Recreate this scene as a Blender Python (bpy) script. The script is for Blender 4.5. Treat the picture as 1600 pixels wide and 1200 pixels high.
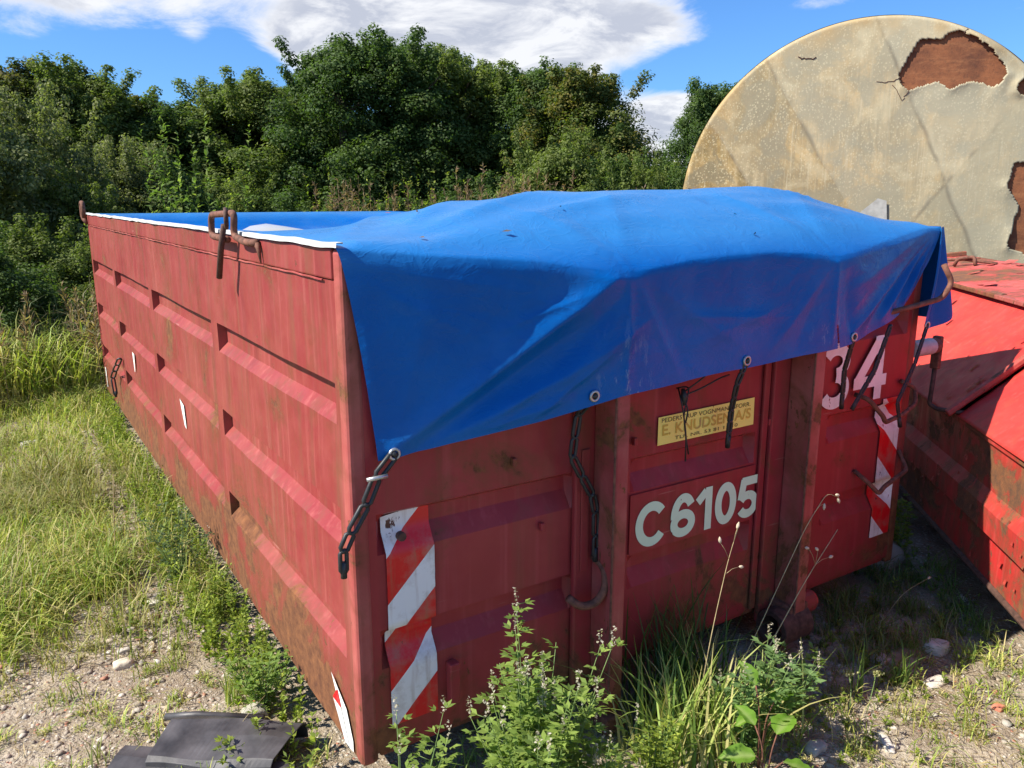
import bpy, bmesh, math, random
import numpy as np
from mathutils import Vector, Matrix, Euler
from math import radians as rad, sin, cos, pi

sc = bpy.context.scene
for o in list(bpy.data.objects): bpy.data.objects.remove(o)
R_ = np.array([0.841708115, -0.539932518, -0.000570278837])
U_ = np.array([0.12029719, 0.18650305, 0.97506164])
FW = np.array([0.52636113, 0.8207859, -0.2219335])
CAM = np.array([-0.71739412, -1.89557812, 1.74261596])
cam = bpy.data.cameras.new('camera'); co = bpy.data.objects.new('camera', cam); sc.collection.objects.link(co)
co.matrix_world = Matrix([[R_[0], U_[0], -FW[0], CAM[0]], [R_[1], U_[1], -FW[1], CAM[1]], [R_[2], U_[2], -FW[2], CAM[2]], [0, 0, 0, 1]])
cam.sensor_width = 36; cam.lens = 1267.67 / 1600 * 36; cam.clip_start = .05; cam.clip_end = 3000
sc.camera = co
sc.render.resolution_x = 1024; sc.render.resolution_y = 768
sc.view_settings.view_transform = 'Standard'; sc.view_settings.look = 'None'; sc.view_settings.gamma = 1
sc.view_settings.exposure = 1.12; sc.view_settings.use_curve_mapping = False
SUN = Vector((0.97, -0.25, -1.0)).normalized()          # direction the light travels
sl = bpy.data.lights.new('sun', 'SUN'); sl.energy = 4.1; sl.angle = rad(.53); sl.color = (1, .94, .82)
so = bpy.data.objects.new('sun', sl); sc.collection.objects.link(so)
so.rotation_euler = SUN.to_track_quat('-Z', 'Y').to_euler(); so.location = (-20, 5, 20)
SUN_EL = math.asin(-SUN.z); SUN_AZ = math.atan2(-SUN.x, -SUN.y)

# ------------------------------------------------------------- node helpers
class NT:
    def __init__(s, tree): s.t = tree; s.n = tree.nodes; s.l = tree.links
    def node(s, ty, ins=None, **kw):
        n = s.n.new(ty)
        for k, v in kw.items(): setattr(n, k, v)
        for k, v in (ins or {}).items(): s.put(n.inputs[k], v)
        return n
    def put(s, sock, v):
        if hasattr(v, 'links') or isinstance(v, bpy.types.NodeSocket): s.l.new(v, sock)
        else:
            if sock.type == 'RGBA' and isinstance(v, (tuple, list)) and len(v) == 3: v = (*v, 1)
            sock.default_value = v
    def m(s, op, a, b=0., c=0., clamp=False):
        n = s.n.new('ShaderNodeMath'); n.operation = op; n.use_clamp = clamp
        for i, v in enumerate((a, b, c)): s.put(n.inputs[i], v)
        return n.outputs[0]
    def mix(s, f, a, b, mode='MIX'):
        n = s.n.new('ShaderNodeMix'); n.data_type = 'RGBA'; n.blend_type = mode
        s.put(n.inputs[0], f); s.put(n.inputs[6], a); s.put(n.inputs[7], b)
        return n.outputs[2]
    def mapr(s, v, a, b, c=0., d=1., smooth=False):
        n = s.n.new('ShaderNodeMapRange'); n.clamp = True
        if smooth: n.interpolation_type = 'SMOOTHSTEP'
        for i, x in enumerate((v, a, b, c, d)): s.put(n.inputs[i], x)
        return n.outputs[0]
    def noise(s, vec, scale, detail=4, rough=.55, dist=0.):
        n = s.n.new('ShaderNodeTexNoise'); s.put(n.inputs['Vector'], vec)
        n.inputs['Scale'].default_value = scale; n.inputs['Detail'].default_value = detail
        n.inputs['Roughness'].default_value = rough; n.inputs['Distortion'].default_value = dist
        return n.outputs['Fac']
    def vor(s, vec, scale, feat='F1'):
        n = s.n.new('ShaderNodeTexVoronoi'); n.feature = feat; s.put(n.inputs['Vector'], vec); n.inputs['Scale'].default_value = scale
        return n.outputs['Distance']
    def scl(s, vec, x, y, z, off=(0, 0, 0), rot=(0, 0, 0)):
        n = s.n.new('ShaderNodeMapping'); s.put(n.inputs['Vector'], vec)
        n.inputs['Scale'].default_value = (x, y, z); n.inputs['Location'].default_value = off; n.inputs['Rotation'].default_value = rot
        return n.outputs[0]
    def obj(s): return s.node('ShaderNodeTexCoord').outputs['Object']
    def sep(s, v):
        n = s.n.new('ShaderNodeSeparateXYZ'); s.put(n.inputs[0], v); return n.outputs
    def bump(s, h, strength=.3, dist=.01, norm=None):
        n = s.n.new('ShaderNodeBump'); s.put(n.inputs['Height'], h); n.inputs['Strength'].default_value = strength; n.inputs['Distance'].default_value = dist
        if norm is not None: s.put(n.inputs['Normal'], norm)
        return n.outputs[0]
def mat(name):
    m = bpy.data.materials.new(name); m.use_nodes = True
    nt = NT(m.node_tree); b = m.node_tree.nodes['Principled BSDF']
    return m, nt, b
def simple(name, col, rough=.6, metal=0., nscale=30, var=.25, bump=.15, spec=.5):
    m, n, b = mat(name); o = n.obj()
    f = n.noise(o, nscale, 5)
    dark = tuple(c * (1 - var) for c in col); lite = tuple(min(1, c * (1 + var)) for c in col)
    n.put(b.inputs['Base Color'], n.mix(n.mapr(f, .3, .7), dark, lite))
    b.inputs['Roughness'].default_value = rough; b.inputs['Metallic'].default_value = metal
    b.inputs['Specular IOR Level'].default_value = spec
    n.put(b.inputs['Normal'], n.bump(f, bump, .003))
    return m

# ------------------------------------------------------------- world
w = bpy.data.worlds.new('World'); sc.world = w; w.use_nodes = True
W = NT(w.node_tree); bg = w.node_tree.nodes['Background']
sky = W.node('ShaderNodeTexSky', sky_type='NISHITA', sun_disc=False, sun_elevation=SUN_EL, sun_rotation=SUN_AZ, air_density=1.0, dust_density=.6, ozone_density=2.2, altitude=10)
d = W.node('ShaderNodeTexCoord').outputs['Generated']
sx, sy, sz = W.sep(d)
az = W.m('ARCTAN2', sx, sy); el = W.m('ARCSINE', sz)
zz = W.m('ADD', W.m('MAXIMUM', sz, 0.), .22)
cv = W.node('ShaderNodeCombineXYZ', {0: W.m('DIVIDE', sx, zz), 1: W.m('DIVIDE', sy, zz), 2: 0.}).outputs[0]
n1 = W.noise(cv, 2.3, 10, .66, .5)
n2 = W.noise(W.scl(cv, 1, 1, 1, (3.1, 1.7, 0)), .55, 3, .5)
cov = W.m('ADD', W.m('MULTIPLY', n1, .6), W.m('MULTIPLY', n2, .45))
def blob(a, e, sa, se, k):
    x = W.m('DIVIDE', W.m('SUBTRACT', az, rad(a)), rad(sa)); y = W.m('DIVIDE', W.m('SUBTRACT', el, math.atan(e)), rad(se))
    r2 = W.m('ADD', W.m('MULTIPLY', x, x), W.m('MULTIPLY', y, y))
    return W.m('MULTIPLY', W.m('EXPONENT', W.m('MULTIPLY', r2, -1.)), k)
for a in [(30, .25, 13, 4.4, .20), (22.5, .175, 5.5, 3.0, .17), (39, .185, 8, 2.0, .20), (34, .15, 5, 1.8, .15), (18.5, .165, 2.4, 1.9, .16), (43.5, .085, 3.4, 2.6, .42), (43.5, .135, 3.6, 1.1, -.24),
          (4, .205, 10, 1.3, .24), (2, .165, 3, .6, .10), (9, .148, 3, .5, .09), (12.5, .172, 1.3, .9, .14), (52, .21, 3, .8, .11), (13, .14, 3.4, 2.4, -.20), (8, .14, 7, 1.9, -.17), (53, .15, 8, 3.2, -.20), (45, .155, 2.4, .9, -.14), (46, .21, 3, 1.2, -.10), (12.5, .172, 1.3, .9, .10), (52, .205, 2.5, .7, .12), (36, .12, 6, 1.5, .08)]:
    cov = W.m('ADD', cov, blob(*a))
mask = W.mapr(cov, .505, .70, 0, 1, True)
thick = W.mapr(cov, .58, .78, 0, 1, True)
n3 = W.noise(W.scl(cv, 1, 1, 1, (-.06, .03, 0)), 3.2, 9, .62, .5)
shade = W.m('MULTIPLY', thick, W.mapr(n3, .42, .55, .08, 1.))
ccol = W.mix(shade, (4.7, 4.72, 4.8, 1), (2.7, 2.85, 3.3, 1))
skyc = W.mix(1., sky.outputs[0], (.32, .55, .86, 1), 'MULTIPLY')
W.put(bg.inputs['Color'], W.mix(W.m('MULTIPLY', mask, .95), skyc, ccol))
bg.inputs['Strength'].default_value = .10

# ------------------------------------------------------------- object helpers
COL = sc.collection
def link(o, parent=None):
    COL.objects.link(o)
    if parent is not None: o.parent = parent
    return o
def tag(o, label=None, cat=None, group=None, kind=None):
    if label: o['label'] = label
    if cat: o['category'] = cat
    if group: o['group'] = group
    if kind: o['kind'] = kind
    return o
def empty(name, loc, label, cat, group=None, rz=0.):
    o = bpy.data.objects.new(name, None); o.empty_display_size = .1
    o.location = loc; o.rotation_euler = (0, 0, rz); link(o); return tag(o, label, cat, group)
def pm(name, verts, faces, m=None, parent=None, smooth=False, col=None):
    me = bpy.data.meshes.new(name)
    me.from_pydata([tuple(map(float, v)) for v in verts], [], [tuple(int(i) for i in f) for f in faces])
    if smooth: me.polygons.foreach_set('use_smooth', [True] * len(me.polygons))
    if m: me.materials.append(m)
    me.update()
    return link(bpy.data.objects.new(name, me), parent)
def fast_mesh(name, V, F, k, col=None, m=None, smooth=False):
    """V (n,3), F (m,k)"""
    me = bpy.data.meshes.new(name)
    me.vertices.add(len(V)); me.vertices.foreach_set('co', np.ascontiguousarray(V, dtype=np.float32).ravel())
    nl = F.size; me.loops.add(nl); me.loops.foreach_set('vertex_index', F.astype(np.int32).ravel())
    me.polygons.add(len(F)); me.polygons.foreach_set('loop_start', np.arange(0, nl, k, dtype=np.int32))
    if smooth: me.polygons.foreach_set('use_smooth', np.ones(len(F), dtype=bool))
    me.update(calc_edges=True)
    if col is not None:
        a = me.color_attributes.new('col', 'FLOAT_COLOR', 'POINT')
        c = np.ones((len(V), 4), dtype=np.float32); c[:, :3] = col; a.data.foreach_set('color', c.ravel())
    if m: me.materials.append(m)
    return me
class MB:
    def __init__(s): s.v = []; s.f = []
    def add(s, V, F):
        b = len(s.v); s.v += [tuple(v) for v in V]; s.f += [tuple(i + b for i in f) for f in F]; return s
    def box(s, x0, x1, y0, y1, z0, z1):
        V = [(x0, y0, z0), (x1, y0, z0), (x1, y1, z0), (x0, y1, z0), (x0, y0, z1), (x1, y0, z1), (x1, y1, z1), (x0, y1, z1)]
        return s.add(V, [(3, 2, 1, 0), (4, 5, 6, 7), (0, 1, 5, 4), (1, 2, 6, 5), (2, 3, 7, 6), (3, 0, 4, 7)])
    def tube(s, pts, r, n=8, closed=False, cap=True):
        P = [Vector(p) for p in pts]; N = len(P); rings = []
        rr = r if hasattr(r, '__len__') else [r] * N
        prev = None
        for i in range(N):
            if closed: t = (P[(i + 1) % N] - P[i - 1])
            else: t = P[min(i + 1, N - 1)] - P[max(i - 1, 0)]
            t.normalize()
            if prev is None:
                a = Vector((0, 0, 1)) if abs(t.z) < .9 else Vector((1, 0, 0)); prev = t.cross(a).normalized()
            prev = (prev - t * prev.dot(t)).normalized(); q = t.cross(prev)
            rings.append([P[i] + (prev * cos(2 * pi * k / n) + q * sin(2 * pi * k / n)) * rr[i] for k in range(n)])
        V = [v for R in rings for v in R]; F = []
        for i in range(N if closed else N - 1):
            j = (i + 1) % N
            for k in range(n):
                F.append((i * n + k, i * n + (k + 1) % n, j * n + (k + 1) % n, j * n + k))
        if not closed and cap: F += [tuple(range(n))[::-1], tuple((N - 1) * n + k for k in range(n))]
        return s.add(V, F)
    def build(s, name, m, parent=None, smooth=False, bevel=0., seg=2):
        o = pm(name, s.v, s.f, m, parent, smooth)
        if bevel:
            b = o.modifiers.new('b', 'BEVEL'); b.width = bevel; b.segments = seg; b.limit_method = 'ANGLE'; b.angle_limit = rad(40)
        return o
def bend(pts, r=.02, n=4):
    """round the corners of a polyline"""
    P = [Vector(p) for p in pts]; out = [P[0]]
    for i in range(1, len(P) - 1):
        a = (P[i - 1] - P[i]); b = (P[i + 1] - P[i]); k = min(r, a.length * .45, b.length * .45)
        p0 = P[i] + a.normalized() * k; p1 = P[i] + b.normalized() * k
        for j in range(n + 1):
            t = j / n; out.append(p0 * (1 - t) ** 2 + P[i] * 2 * t * (1 - t) + p1 * t * t)
    out.append(P[-1]); return out
def vnoise(x, y, seed=0):
    """smooth value noise, numpy"""
    x = np.asarray(x, dtype=float); y = np.asarray(y, dtype=float)
    xi = np.floor(x).astype(np.int64); yi = np.floor(y).astype(np.int64); fx = x - xi; fy = y - yi
    fx = fx * fx * (3 - 2 * fx); fy = fy * fy * (3 - 2 * fy)
    def h(a, b):
        v = (a * 374761393 + b * 668265263 + seed * 974634777) & 0x7fffffff
        v = ((v ^ (v >> 13)) * 1274126177) & 0x7fffffff
        return ((v ^ (v >> 16)) & 0xffff) / 65535.
    return (h(xi, yi) * (1 - fx) + h(xi + 1, yi) * fx) * (1 - fy) + (h(xi, yi + 1) * (1 - fx) + h(xi + 1, yi + 1) * fx) * fy
def fbm(x, y, seed=0, o=4):
    s = 0; a = .5
    for i in range(o): s = s + a * vnoise(x * 2 ** i, y * 2 ** i, seed + i); a *= .5
    return s / (1 - .5 ** o)
def sstep(a, b, x):
    t = np.clip((np.asarray(x, float) - a) / (b - a), 0, 1); return t * t * (3 - 2 * t)

# ------------------------------------------------------------- materials
def paint(name, c_new, c_old, rust_amt=.0, streak=.5, rough=.42, low_rust=1., chip=.69, patch=.66, chipcol=(.10, .04, .022)):
    m, n, b = mat(name); o = n.obj()
    x, y, z = n.sep(o)
    base = n.mix(n.mapr(n.noise(o, 1.7, 5, .6), .35, .65), c_new, c_old)
    base = n.mix(n.mapr(n.noise(o, 9, 6, .65), .45, .75, 0, .35), base, tuple(c * 1.25 + .01 for c in c_old))
    st = n.noise(n.scl(o, 16, 16, .8), 1., 5, .6)
    base = n.mix(n.m('MULTIPLY', n.mapr(st, .50, .72), streak), base, (.16, .085, .045, 1))
    st2 = n.noise(n.scl(o, 30, 30, .7, (4, 2, 1)), 1., 4, .6)
    base = n.mix(n.m('MULTIPLY', n.mapr(st2, .54, .72), streak * .7), base, tuple(min(1, c * 1.5 + .05) for c in c_old))
    st3 = n.noise(n.scl(o, 11, 11, .5, (1, 7, 3)), 1., 4, .6)
    base = n.mix(n.m('MULTIPLY', n.mapr(st3, .52, .7), streak * .5), base, (.055, .022, .018, 1))
    # scratches
    sc1 = n.noise(n.scl(o, 3, 3, 60, rot=(.5, .4, .2)), 1., 2, .5)
    base = n.mix(n.mapr(sc1, .74, .78, 0, .5), base, (.42, .20, .16, 1))
    low = n.m('MULTIPLY', n.mapr(z, .15, .62, .17, 0.), low_rust)
    r1 = n.m('ADD', n.m('ADD', n.noise(o, 2.7, 9, .68, .4), low), rust_amt)
    big = n.mapr(r1, patch, patch + .03)
    r2 = n.m('ADD', n.m('ADD', n.noise(n.scl(o, 1, 1, .55), 17, 7, .7), n.m('MULTIPLY', low, .5)), rust_amt)
    small = n.mapr(r2, chip, chip + .02)
    rm = n.m('MAXIMUM', big, small)
    halo = n.mapr(r1, patch - .09, patch, 0, .55)
    base = n.mix(halo, base, (.17, .055, .028, 1))
    rc = n.mix(n.mapr(n.noise(o, 22, 8, .7), .35, .65), chipcol, (.23, .095, .04, 1))
    n.put(b.inputs['Base Color'], n.mix(rm, base, rc))
    n.put(b.inputs['Roughness'], n.m('ADD', n.m('MULTIPLY', rm, .9 - rough), n.mapr(n.noise(o, 12, 5), .3, .7, rough - .06, rough + .14)))
    b.inputs['Specular IOR Level'].default_value = .25
    h = n.m('ADD', n.m('MULTIPLY', rm, -.6), n.m('ADD', n.m('MULTIPLY', n.m('MULTIPLY', n.noise(o, 90, 5, .7), rm), .8), n.m('MULTIPLY', n.noise(o, 3.5, 3), 2.2)))
    n.put(b.inputs['Normal'], n.bump(h, .55, .0035))
    return m
M_red = paint('container_paint', (.245, .032, .034), (.285, .064, .052), .028, .5, .45, 1.35, .685, .635)
M_redlift = paint('container_paint_shade_lifted', (.30, .031, .038), (.335, .046, .048), .012, .35, .34, .9, .69, .64)  # same paint as the sides, colour brightened for missing fill light in shade
M_post = paint('post_paint', (.32, .046, .048), (.42, .13, .105), .018, .35, .5, .6, .64, .60)
M_lid = paint('bright_red_paint', (.58, .032, .028), (.54, .060, .048), .0, .35, .5, 0., .72, .69, (.085, .05, .035))
M_wall2 = paint('flaked_red_paint', (.50, .028, .026), (.46, .045, .038), .068, .6, .5, .36, .68, .615, (.10, .055, .035))
M_roof2 = paint('peeling_red_paint', (.54, .06, .055), (.56, .12, .11), .10, .3, .6, 0., .70, .62, (.13, .065, .05))
M_rust = simple('rusty_steel', (.16, .065, .04), .8, .1, 45, .5, .5)
M_rustd = simple('dark_rusty_steel', (.085, .042, .030), .8, .1, 45, .5, .5)
M_rubber = simple('black_rubber', (.022, .024, .026), .5, 0, 60, .3, .2)
M_grey = simple('grey_plastic', (.42, .43, .42), .5, 0, 40, .12, .1)
M_zinc = simple('zinc_ring', (.45, .45, .44), .35, .7, 60, .2, .1)
M_dark = simple('dark_underside', (.03, .022, .02), .9)
M_blackp = simple('black_plastic', (.060, .056, .058), .48, 0, 11, .6, .6)
def pl(name, col, grime=.25, rough=.45):
    m, n, b = mat(name); o = n.obj()
    c = n.mix(n.mapr(n.noise(o, 14, 6, .7), .5, .7, 0, grime), col, (.30, .24, .17, 1))
    r = n.mapr(n.noise(n.scl(o, 1, 1, .5), 26, 6, .7), .66, .68)
    n.put(b.inputs['Base Color'], n.mix(r, c, (.13, .05, .03, 1))); b.inputs['Roughness'].default_value = rough
    return m
M_white = pl('white_lettering', (.86, .86, .82)); M_green = pl('pale_green_lettering', (.66, .90, .66), .06)
M_yellow = pl('yellow_sticker', (.98, .84, .20), .02); M_ink = pl('faded_print', (.66, .45, .07), .7)
M_ink2 = pl('dark_print', (.10, .075, .03), .5)
M_hem = simple('white_hem', (.56, .56, .54), .6, 0, 22, .25, .3)
# hazard stripes
def hazard(name, sgn, off):
    m, n, b = mat(name); o = n.obj(); x, y, z = n.sep(o)
    f = n.m('ADD', z, n.m('MULTIPLY', x, sgn)); f = n.m('DIVIDE', n.m('ADD', f, off), .265)
    f = n.m('FRACT', f); s = n.m('LESS_THAN', f, .52)
    c = n.mix(s, (.80, .80, .79, 1), (.66, .010, .016, 1))
    c = n.mix(n.mapr(n.noise(o, 11, 5, .7), .48, .68, 0, .45), c, (.33, .25, .18, 1))
    st_ = n.noise(n.scl(o, 40, 40, 3), 1., 4, .6); c = n.mix(n.mapr(st_, .55, .7, 0, .4), c, (.30, .17, .09, 1))
    ch = n.mapr(n.noise(n.scl(o, 1, 1, .45), 22, 7, .7), .645, .66)
    c = n.mix(ch, c, (.10, .035, .025, 1))
    n.put(b.inputs['Base Color'], c); b.inputs['Roughness'].default_value = .35
    n.put(b.inputs['Normal'], n.bump(n.noise(o, 30, 3), .25, .003))
    return m
M_hz1 = hazard('hazard_stripes', -1., -.302 + .265); M_hz2 = hazard('hazard_stripes_mirrored', 1., -3.000 + .265 * 12)
# tarp
def tarpm():
    m, n, b = mat('blue_tarpaulin'); o = n.obj(); x, y, z = n.sep(o)
    base = n.mix(n.mapr(n.noise(o, 2.2, 5), .35, .65), (.001, .078, .32, 1), (.002, .115, .40, 1))
    dust = n.noise(n.scl(o, 1, 2.2, 1), 5, 8, .7)
    base = n.mix(n.mapr(dust, .52, .75, 0, .16), base, (.08, .20, .45, 1))
    base = n.mix(n.mapr(z, 1.56, 1.64, 0, .55), base, (.045, .23, .50, 1))  # top painted paler to stand in for sunlit sheen
    for px_ in (.80, 1.72):
        ms = n.m('MULTIPLY', n.mapr(n.m('ABSOLUTE', n.m('SUBTRACT', x, px_)), .01, .13, 1, 0), n.mapr(z, 1.18, 1.42, 1, 0))
        sf = n.noise(n.scl(o, 1, 1, .4, rot=(0, .3, 0)), 30, 6, .75)
        base = n.mix(n.m('MULTIPLY', n.m('MULTIPLY', n.mapr(sf, .56, .62), ms), .6), base, (.40, .48, .56, 1))
    sp = n.mapr(n.noise(o, 34, 6, .75), .70, .74, 0, .6)
    base = n.mix(sp, base, (.16, .15, .12, 1))
    sm = n.mapr(n.noise(n.scl(o, 2.2, 1, .9, (2, 3, 5)), 2.3, 7, .7), .62, .78, 0, .45)
    base = n.mix(sm, base, (.010, .075, .26, 1))
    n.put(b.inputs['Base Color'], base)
    n.put(b.inputs['Roughness'], n.mapr(dust, .35, .7, .24, .45)); b.inputs['Specular IOR Level'].default_value = .16
    wr = n.noise(n.scl(o, 1, 1, 1, rot=(0, .6, 0)), 11, 3, .5, 1.2)
    fine = n.m('ADD', n.m('MULTIPLY', n.m('ABSOLUTE', n.m('SUBTRACT', wr, .5)), 2.), n.m('MULTIPLY', n.noise(o, 160, 2), .04))
    cr1 = n.noise(n.scl(o, 1, 1, 2.2, rot=(0, .8, .3)), 5.5, 4, .55, 1.8); cr2 = n.noise(n.scl(o, 2.4, 1, 1, rot=(0, .5, .2)), 14, 3, .5, 2.2)
    k1 = n.mapr(n.m('ABSOLUTE', n.m('SUBTRACT', cr1, .5)), 0, .035, 1, 0); k2 = n.mapr(n.m('ABSOLUTE', n.m('SUBTRACT', cr2, .5)), 0, .02, 1, 0)
    fine = n.m('ADD', fine, n.m('ADD', n.m('MULTIPLY', k1, .28), n.m('MULTIPLY', n.m('MULTIPLY', k2, n.mapr(n.noise(o, 3, 3), .5, .6)), .3)))
    n.put(b.inputs['Normal'], n.bump(fine, .22, .009))
    return m
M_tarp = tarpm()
# ground
def groundm():
    m, n, b = mat('gravelly_soil'); o = n.obj()
    big = n.noise(o, .9, 5, .6)
    c = n.mix(n.mapr(big, .38, .62), (.30, .235, .165, 1), (.44, .375, .29, 1))
    c = n.mix(n.mapr(n.noise(o, 7, 6, .7), .42, .66), c, (.20, .15, .10, 1))
    v = n.node('ShaderNodeTexVoronoi', {'Vector': o, 'Scale': 62.}); vd = v.outputs['Distance']; vc = v.outputs['Color']
    r, g, bb = n.sep(vc)
    peb = n.mix(r, (.20, .16, .12, 1), (.62, .56, .48, 1)); peb = n.mix(n.mapr(g, .86, .9), peb, (.42, .16, .10, 1))
    pm_ = n.m('MULTIPLY', n.mapr(vd, .30, .42, 1, 0), n.mapr(n.noise(o, 4, 4), .4, .55))
    c = n.mix(pm_, c, peb)
    v2 = n.node('ShaderNodeTexVoronoi', {'Vector': o, 'Scale': 170.})
    c = n.mix(n.mapr(v2.outputs['Distance'], .2, .5, .5, 0), c, n.mix(n.sep(v2.outputs['Color'])[0], (.14, .11, .08, 1), (.60, .54, .46, 1)))
    # grassy soil further off
    x, y, z = n.sep(o)
    dist = n.m('POWER', n.m('ADD', n.m('MULTIPLY', x, x), n.m('MULTIPLY', y, y)), .5)
    gm = n.m('MULTIPLY', n.mapr(dist, 5, 9), n.mapr(n.noise(o, .7, 5), .3, .5, .6, 1))
    c = n.mix(gm, c, n.mix(n.mapr(n.noise(o, 6, 6), .35, .65), (.05, .075, .02, 1), (.13, .14, .05, 1)))
    n.put(b.inputs['Base Color'], c); b.inputs['Roughness'].default_value = .95; b.inputs['Specular IOR Level'].default_value = .15
    h = n.m('ADD', n.m('MULTIPLY', n.mapr(vd, .0, .5, 1, 0), .6), n.m('ADD', n.m('MULTIPLY', n.mapr(v2.outputs['Distance'], 0, .5, 1, 0), .25), n.m('MULTIPLY', n.noise(o, 25, 8, .7), 1.)))
    n.put(b.inputs['Normal'], n.bump(h, .9, .012))
    return m
M_ground = groundm()
def colm(name, rough=.6, transl=0., spec=.3, bump=0.):
    m, n, b = mat(name)
    a = n.node('ShaderNodeAttribute', attribute_name='col'); c = a.outputs['Color']
    n.put(b.inputs['Base Color'], c); b.inputs['Roughness'].default_value = rough; b.inputs['Specular IOR Level'].default_value = spec
    if bump: n.put(b.inputs['Normal'], n.bump(n.noise(n.obj(), 60, 6, .7), bump, .01))
    if transl:
        t = n.node('ShaderNodeBsdfTranslucent'); n.put(t.inputs['Color'], n.mix(1., c, (1.3, 1.5, .6, 1), 'MULTIPLY'))
        mx = n.node('ShaderNodeMixShader'); mx.inputs[0].default_value = transl
        out = m.node_tree.nodes['Material Output']
        n.l.new(b.outputs[0], mx.inputs[1]); n.l.new(t.outputs[0], mx.inputs[2]); n.l.new(mx.outputs[0], out.inputs[0])
    return m
M_leaf = colm('leaf', .60, .42, .22); M_grass = colm('grass_blade', .55, .3, .3); M_stone = colm('stone', .9, 0, .2, .6)
M_bark = simple('bark', (.10, .075, .055), .9, 0, 20, .4, .8)
M_straw = simple('dry_stalk', (.42, .33, .17), .7, 0, 30, .3)
M_stem = simple('green_stem', (.13, .20, .05), .6, 0, 30, .3)

# ------------------------------------------------------------- ground
def gz(x, y):
    x = np.asarray(x, float); y = np.asarray(y, float)
    z = .05 + (fbm(x * .9, y * .9, 3) - .5) * .07 + (fbm(x * 6, y * 6, 9) - .5) * .022
    return z
def axis(c, near, step, far, g):
    out = list(np.arange(c - near, c + near, step)); s = step; a = out[-1]
    R = []
    while a < c + far: s *= g; a += s; R.append(a)
    L = [2 * c - q for q in R]
    return np.array(sorted(L + out + R))
gx = axis(.8, 3.0, .035, 600, 1.11); gy = axis(1.0, 3.2, .035, 600, 1.11)
GX, GY = np.meshgrid(gx, gy); GZ = gz(GX, GY)
V = np.stack([GX.ravel(), GY.ravel(), GZ.ravel()], 1); nx = len(gx); ny = len(gy)
ii = np.arange((ny - 1) * (nx - 1)); r_ = ii // (nx - 1); c_ = ii % (nx - 1); a = r_ * nx + c_
F = np.stack([a, a + 1, a + nx + 1, a + nx], 1)
tag(link(bpy.data.objects.new('ground', fast_mesh('ground', V, F, 4, m=M_ground, smooth=True))), 'dry sandy gravelly ground with patches of weeds', kind='structure')

# ------------------------------------------------------------- big maroon container
RT = 1.626; WX = 2.5; LY = 5.56; ZB = .19
cont = empty('skip_container', (0, 0, 0), 'maroon open-top steel container with number C6105 under the blue tarp', 'container')
def prof(z, ribs, d):
    """recess depth at height z"""
    z = np.asarray(z, float); out = np.zeros_like(z)
    for T, a, b_, B in ribs: out = np.maximum(out, np.interp(z, [B, b_, a, T], [0, d, d, 0], left=0, right=0))
    return out
SR = [(1.275, 1.266, 1.197, 1.163), (.930, .921, .855, .821), (.585, .576, .512, .478)]
FR = [(1.315, 1.295, 1.255, 1.205), (.925, .905, .862, .808), (.585, .565, .522, .467)]
SB = [(.09, 1.36), (1.45, 2.80), (2.89, 4.22), (4.31, 5.47)]
FB = [(.07, .735), (.955, 1.545), (1.955, 2.43)]
def along(u, bays, e):
    u = np.asarray(u, float); out = np.zeros_like(u)
    for a, b_ in bays: out = np.maximum(out, np.interp(u, [a, a + e, b_ - e, b_], [0, 1, 1, 0], left=0, right=0))
    return out
def sdep(y, z): return prof(z, SR, .034) * along(y, SB, .003)
def fdep(x, z): return prof(z, FR, .036) * along(x, FB, .022)
def wallgrid(name, us, zs, pos, m, parent, dent=.004, seed=1, flip=False):
    U, Z = np.meshgrid(us, zs); dn = (fbm(U * 1.6, Z * 2.2, seed) - .5) * dent * 2 + (fbm(U * 6, Z * 7, seed + 5) - .5) * dent * .7
    P = pos(U, Z, dn); n_, m_ = U.shape
    ii = np.arange((n_ - 1) * (m_ - 1)); a = (ii // (m_ - 1)) * m_ + ii % (m_ - 1)
    F = np.stack([a, a + 1, a + m_ + 1, a + m_], 1)
    if flip: F = F[:, ::-1]
    o = link(bpy.data.objects.new(name, fast_mesh(name, P.reshape(-1, 3), F, 4, m=m, smooth=True)), parent)
    e = o.modifiers.new('e', 'EDGE_SPLIT'); e.split_angle = rad(24)
    return o
def brk(lo, hi, pts, step):
    p = sorted(set([lo, hi] + [q for q in pts if lo < q < hi])); out = []
    for a, b_ in zip(p[:-1], p[1:]):
        k = max(1, int(round((b_ - a) / step))); out += list(np.linspace(a, b_, k + 1)[:-1])
    return np.array(out + [hi])
ys = brk(.04, LY - .04, [q + e for b_ in SB for q, e in ((b_[0], 0), (b_[0], .003), (b_[1], 0), (b_[1], -.003))], .05)
zs = brk(ZB, 1.545, [q for r in SR for q in r], .04)
zsf = brk(ZB + .02, RT - .04, [q for r in FR for q in r], .04)
xs = brk(.04, WX - .04, [q + e for b_ in FB for q, e in ((b_[0], 0), (b_[0], .022), (b_[1], 0), (b_[1], -.022))], .04)
wallgrid('side_panel', ys, zs, lambda U, Z, d: np.stack([sdep(U, Z) + .003 + d, U, Z], -1), M_red, cont, .008, 1, True)
wallgrid('side_panel', ys, zs, lambda U, Z, d: np.stack([WX - sdep(U, Z) - .003 - d, U, Z], -1), M_red, cont, .005, 4)
wallgrid('front_panel', xs, zsf, lambda U, Z, d: np.stack([U, fdep(U, Z) + .003 + d, Z], -1), M_redlift, cont, .003, 7)
wallgrid('rear_panel', xs, zsf, lambda U, Z, d: np.stack([U, LY - .003 - d, Z], -1), M_red, cont, .003, 8, True)
MB().box(.06, WX - .06, .06, LY - .06, ZB + .03, ZB + .06).build('floor', M_dark, cont)
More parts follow.
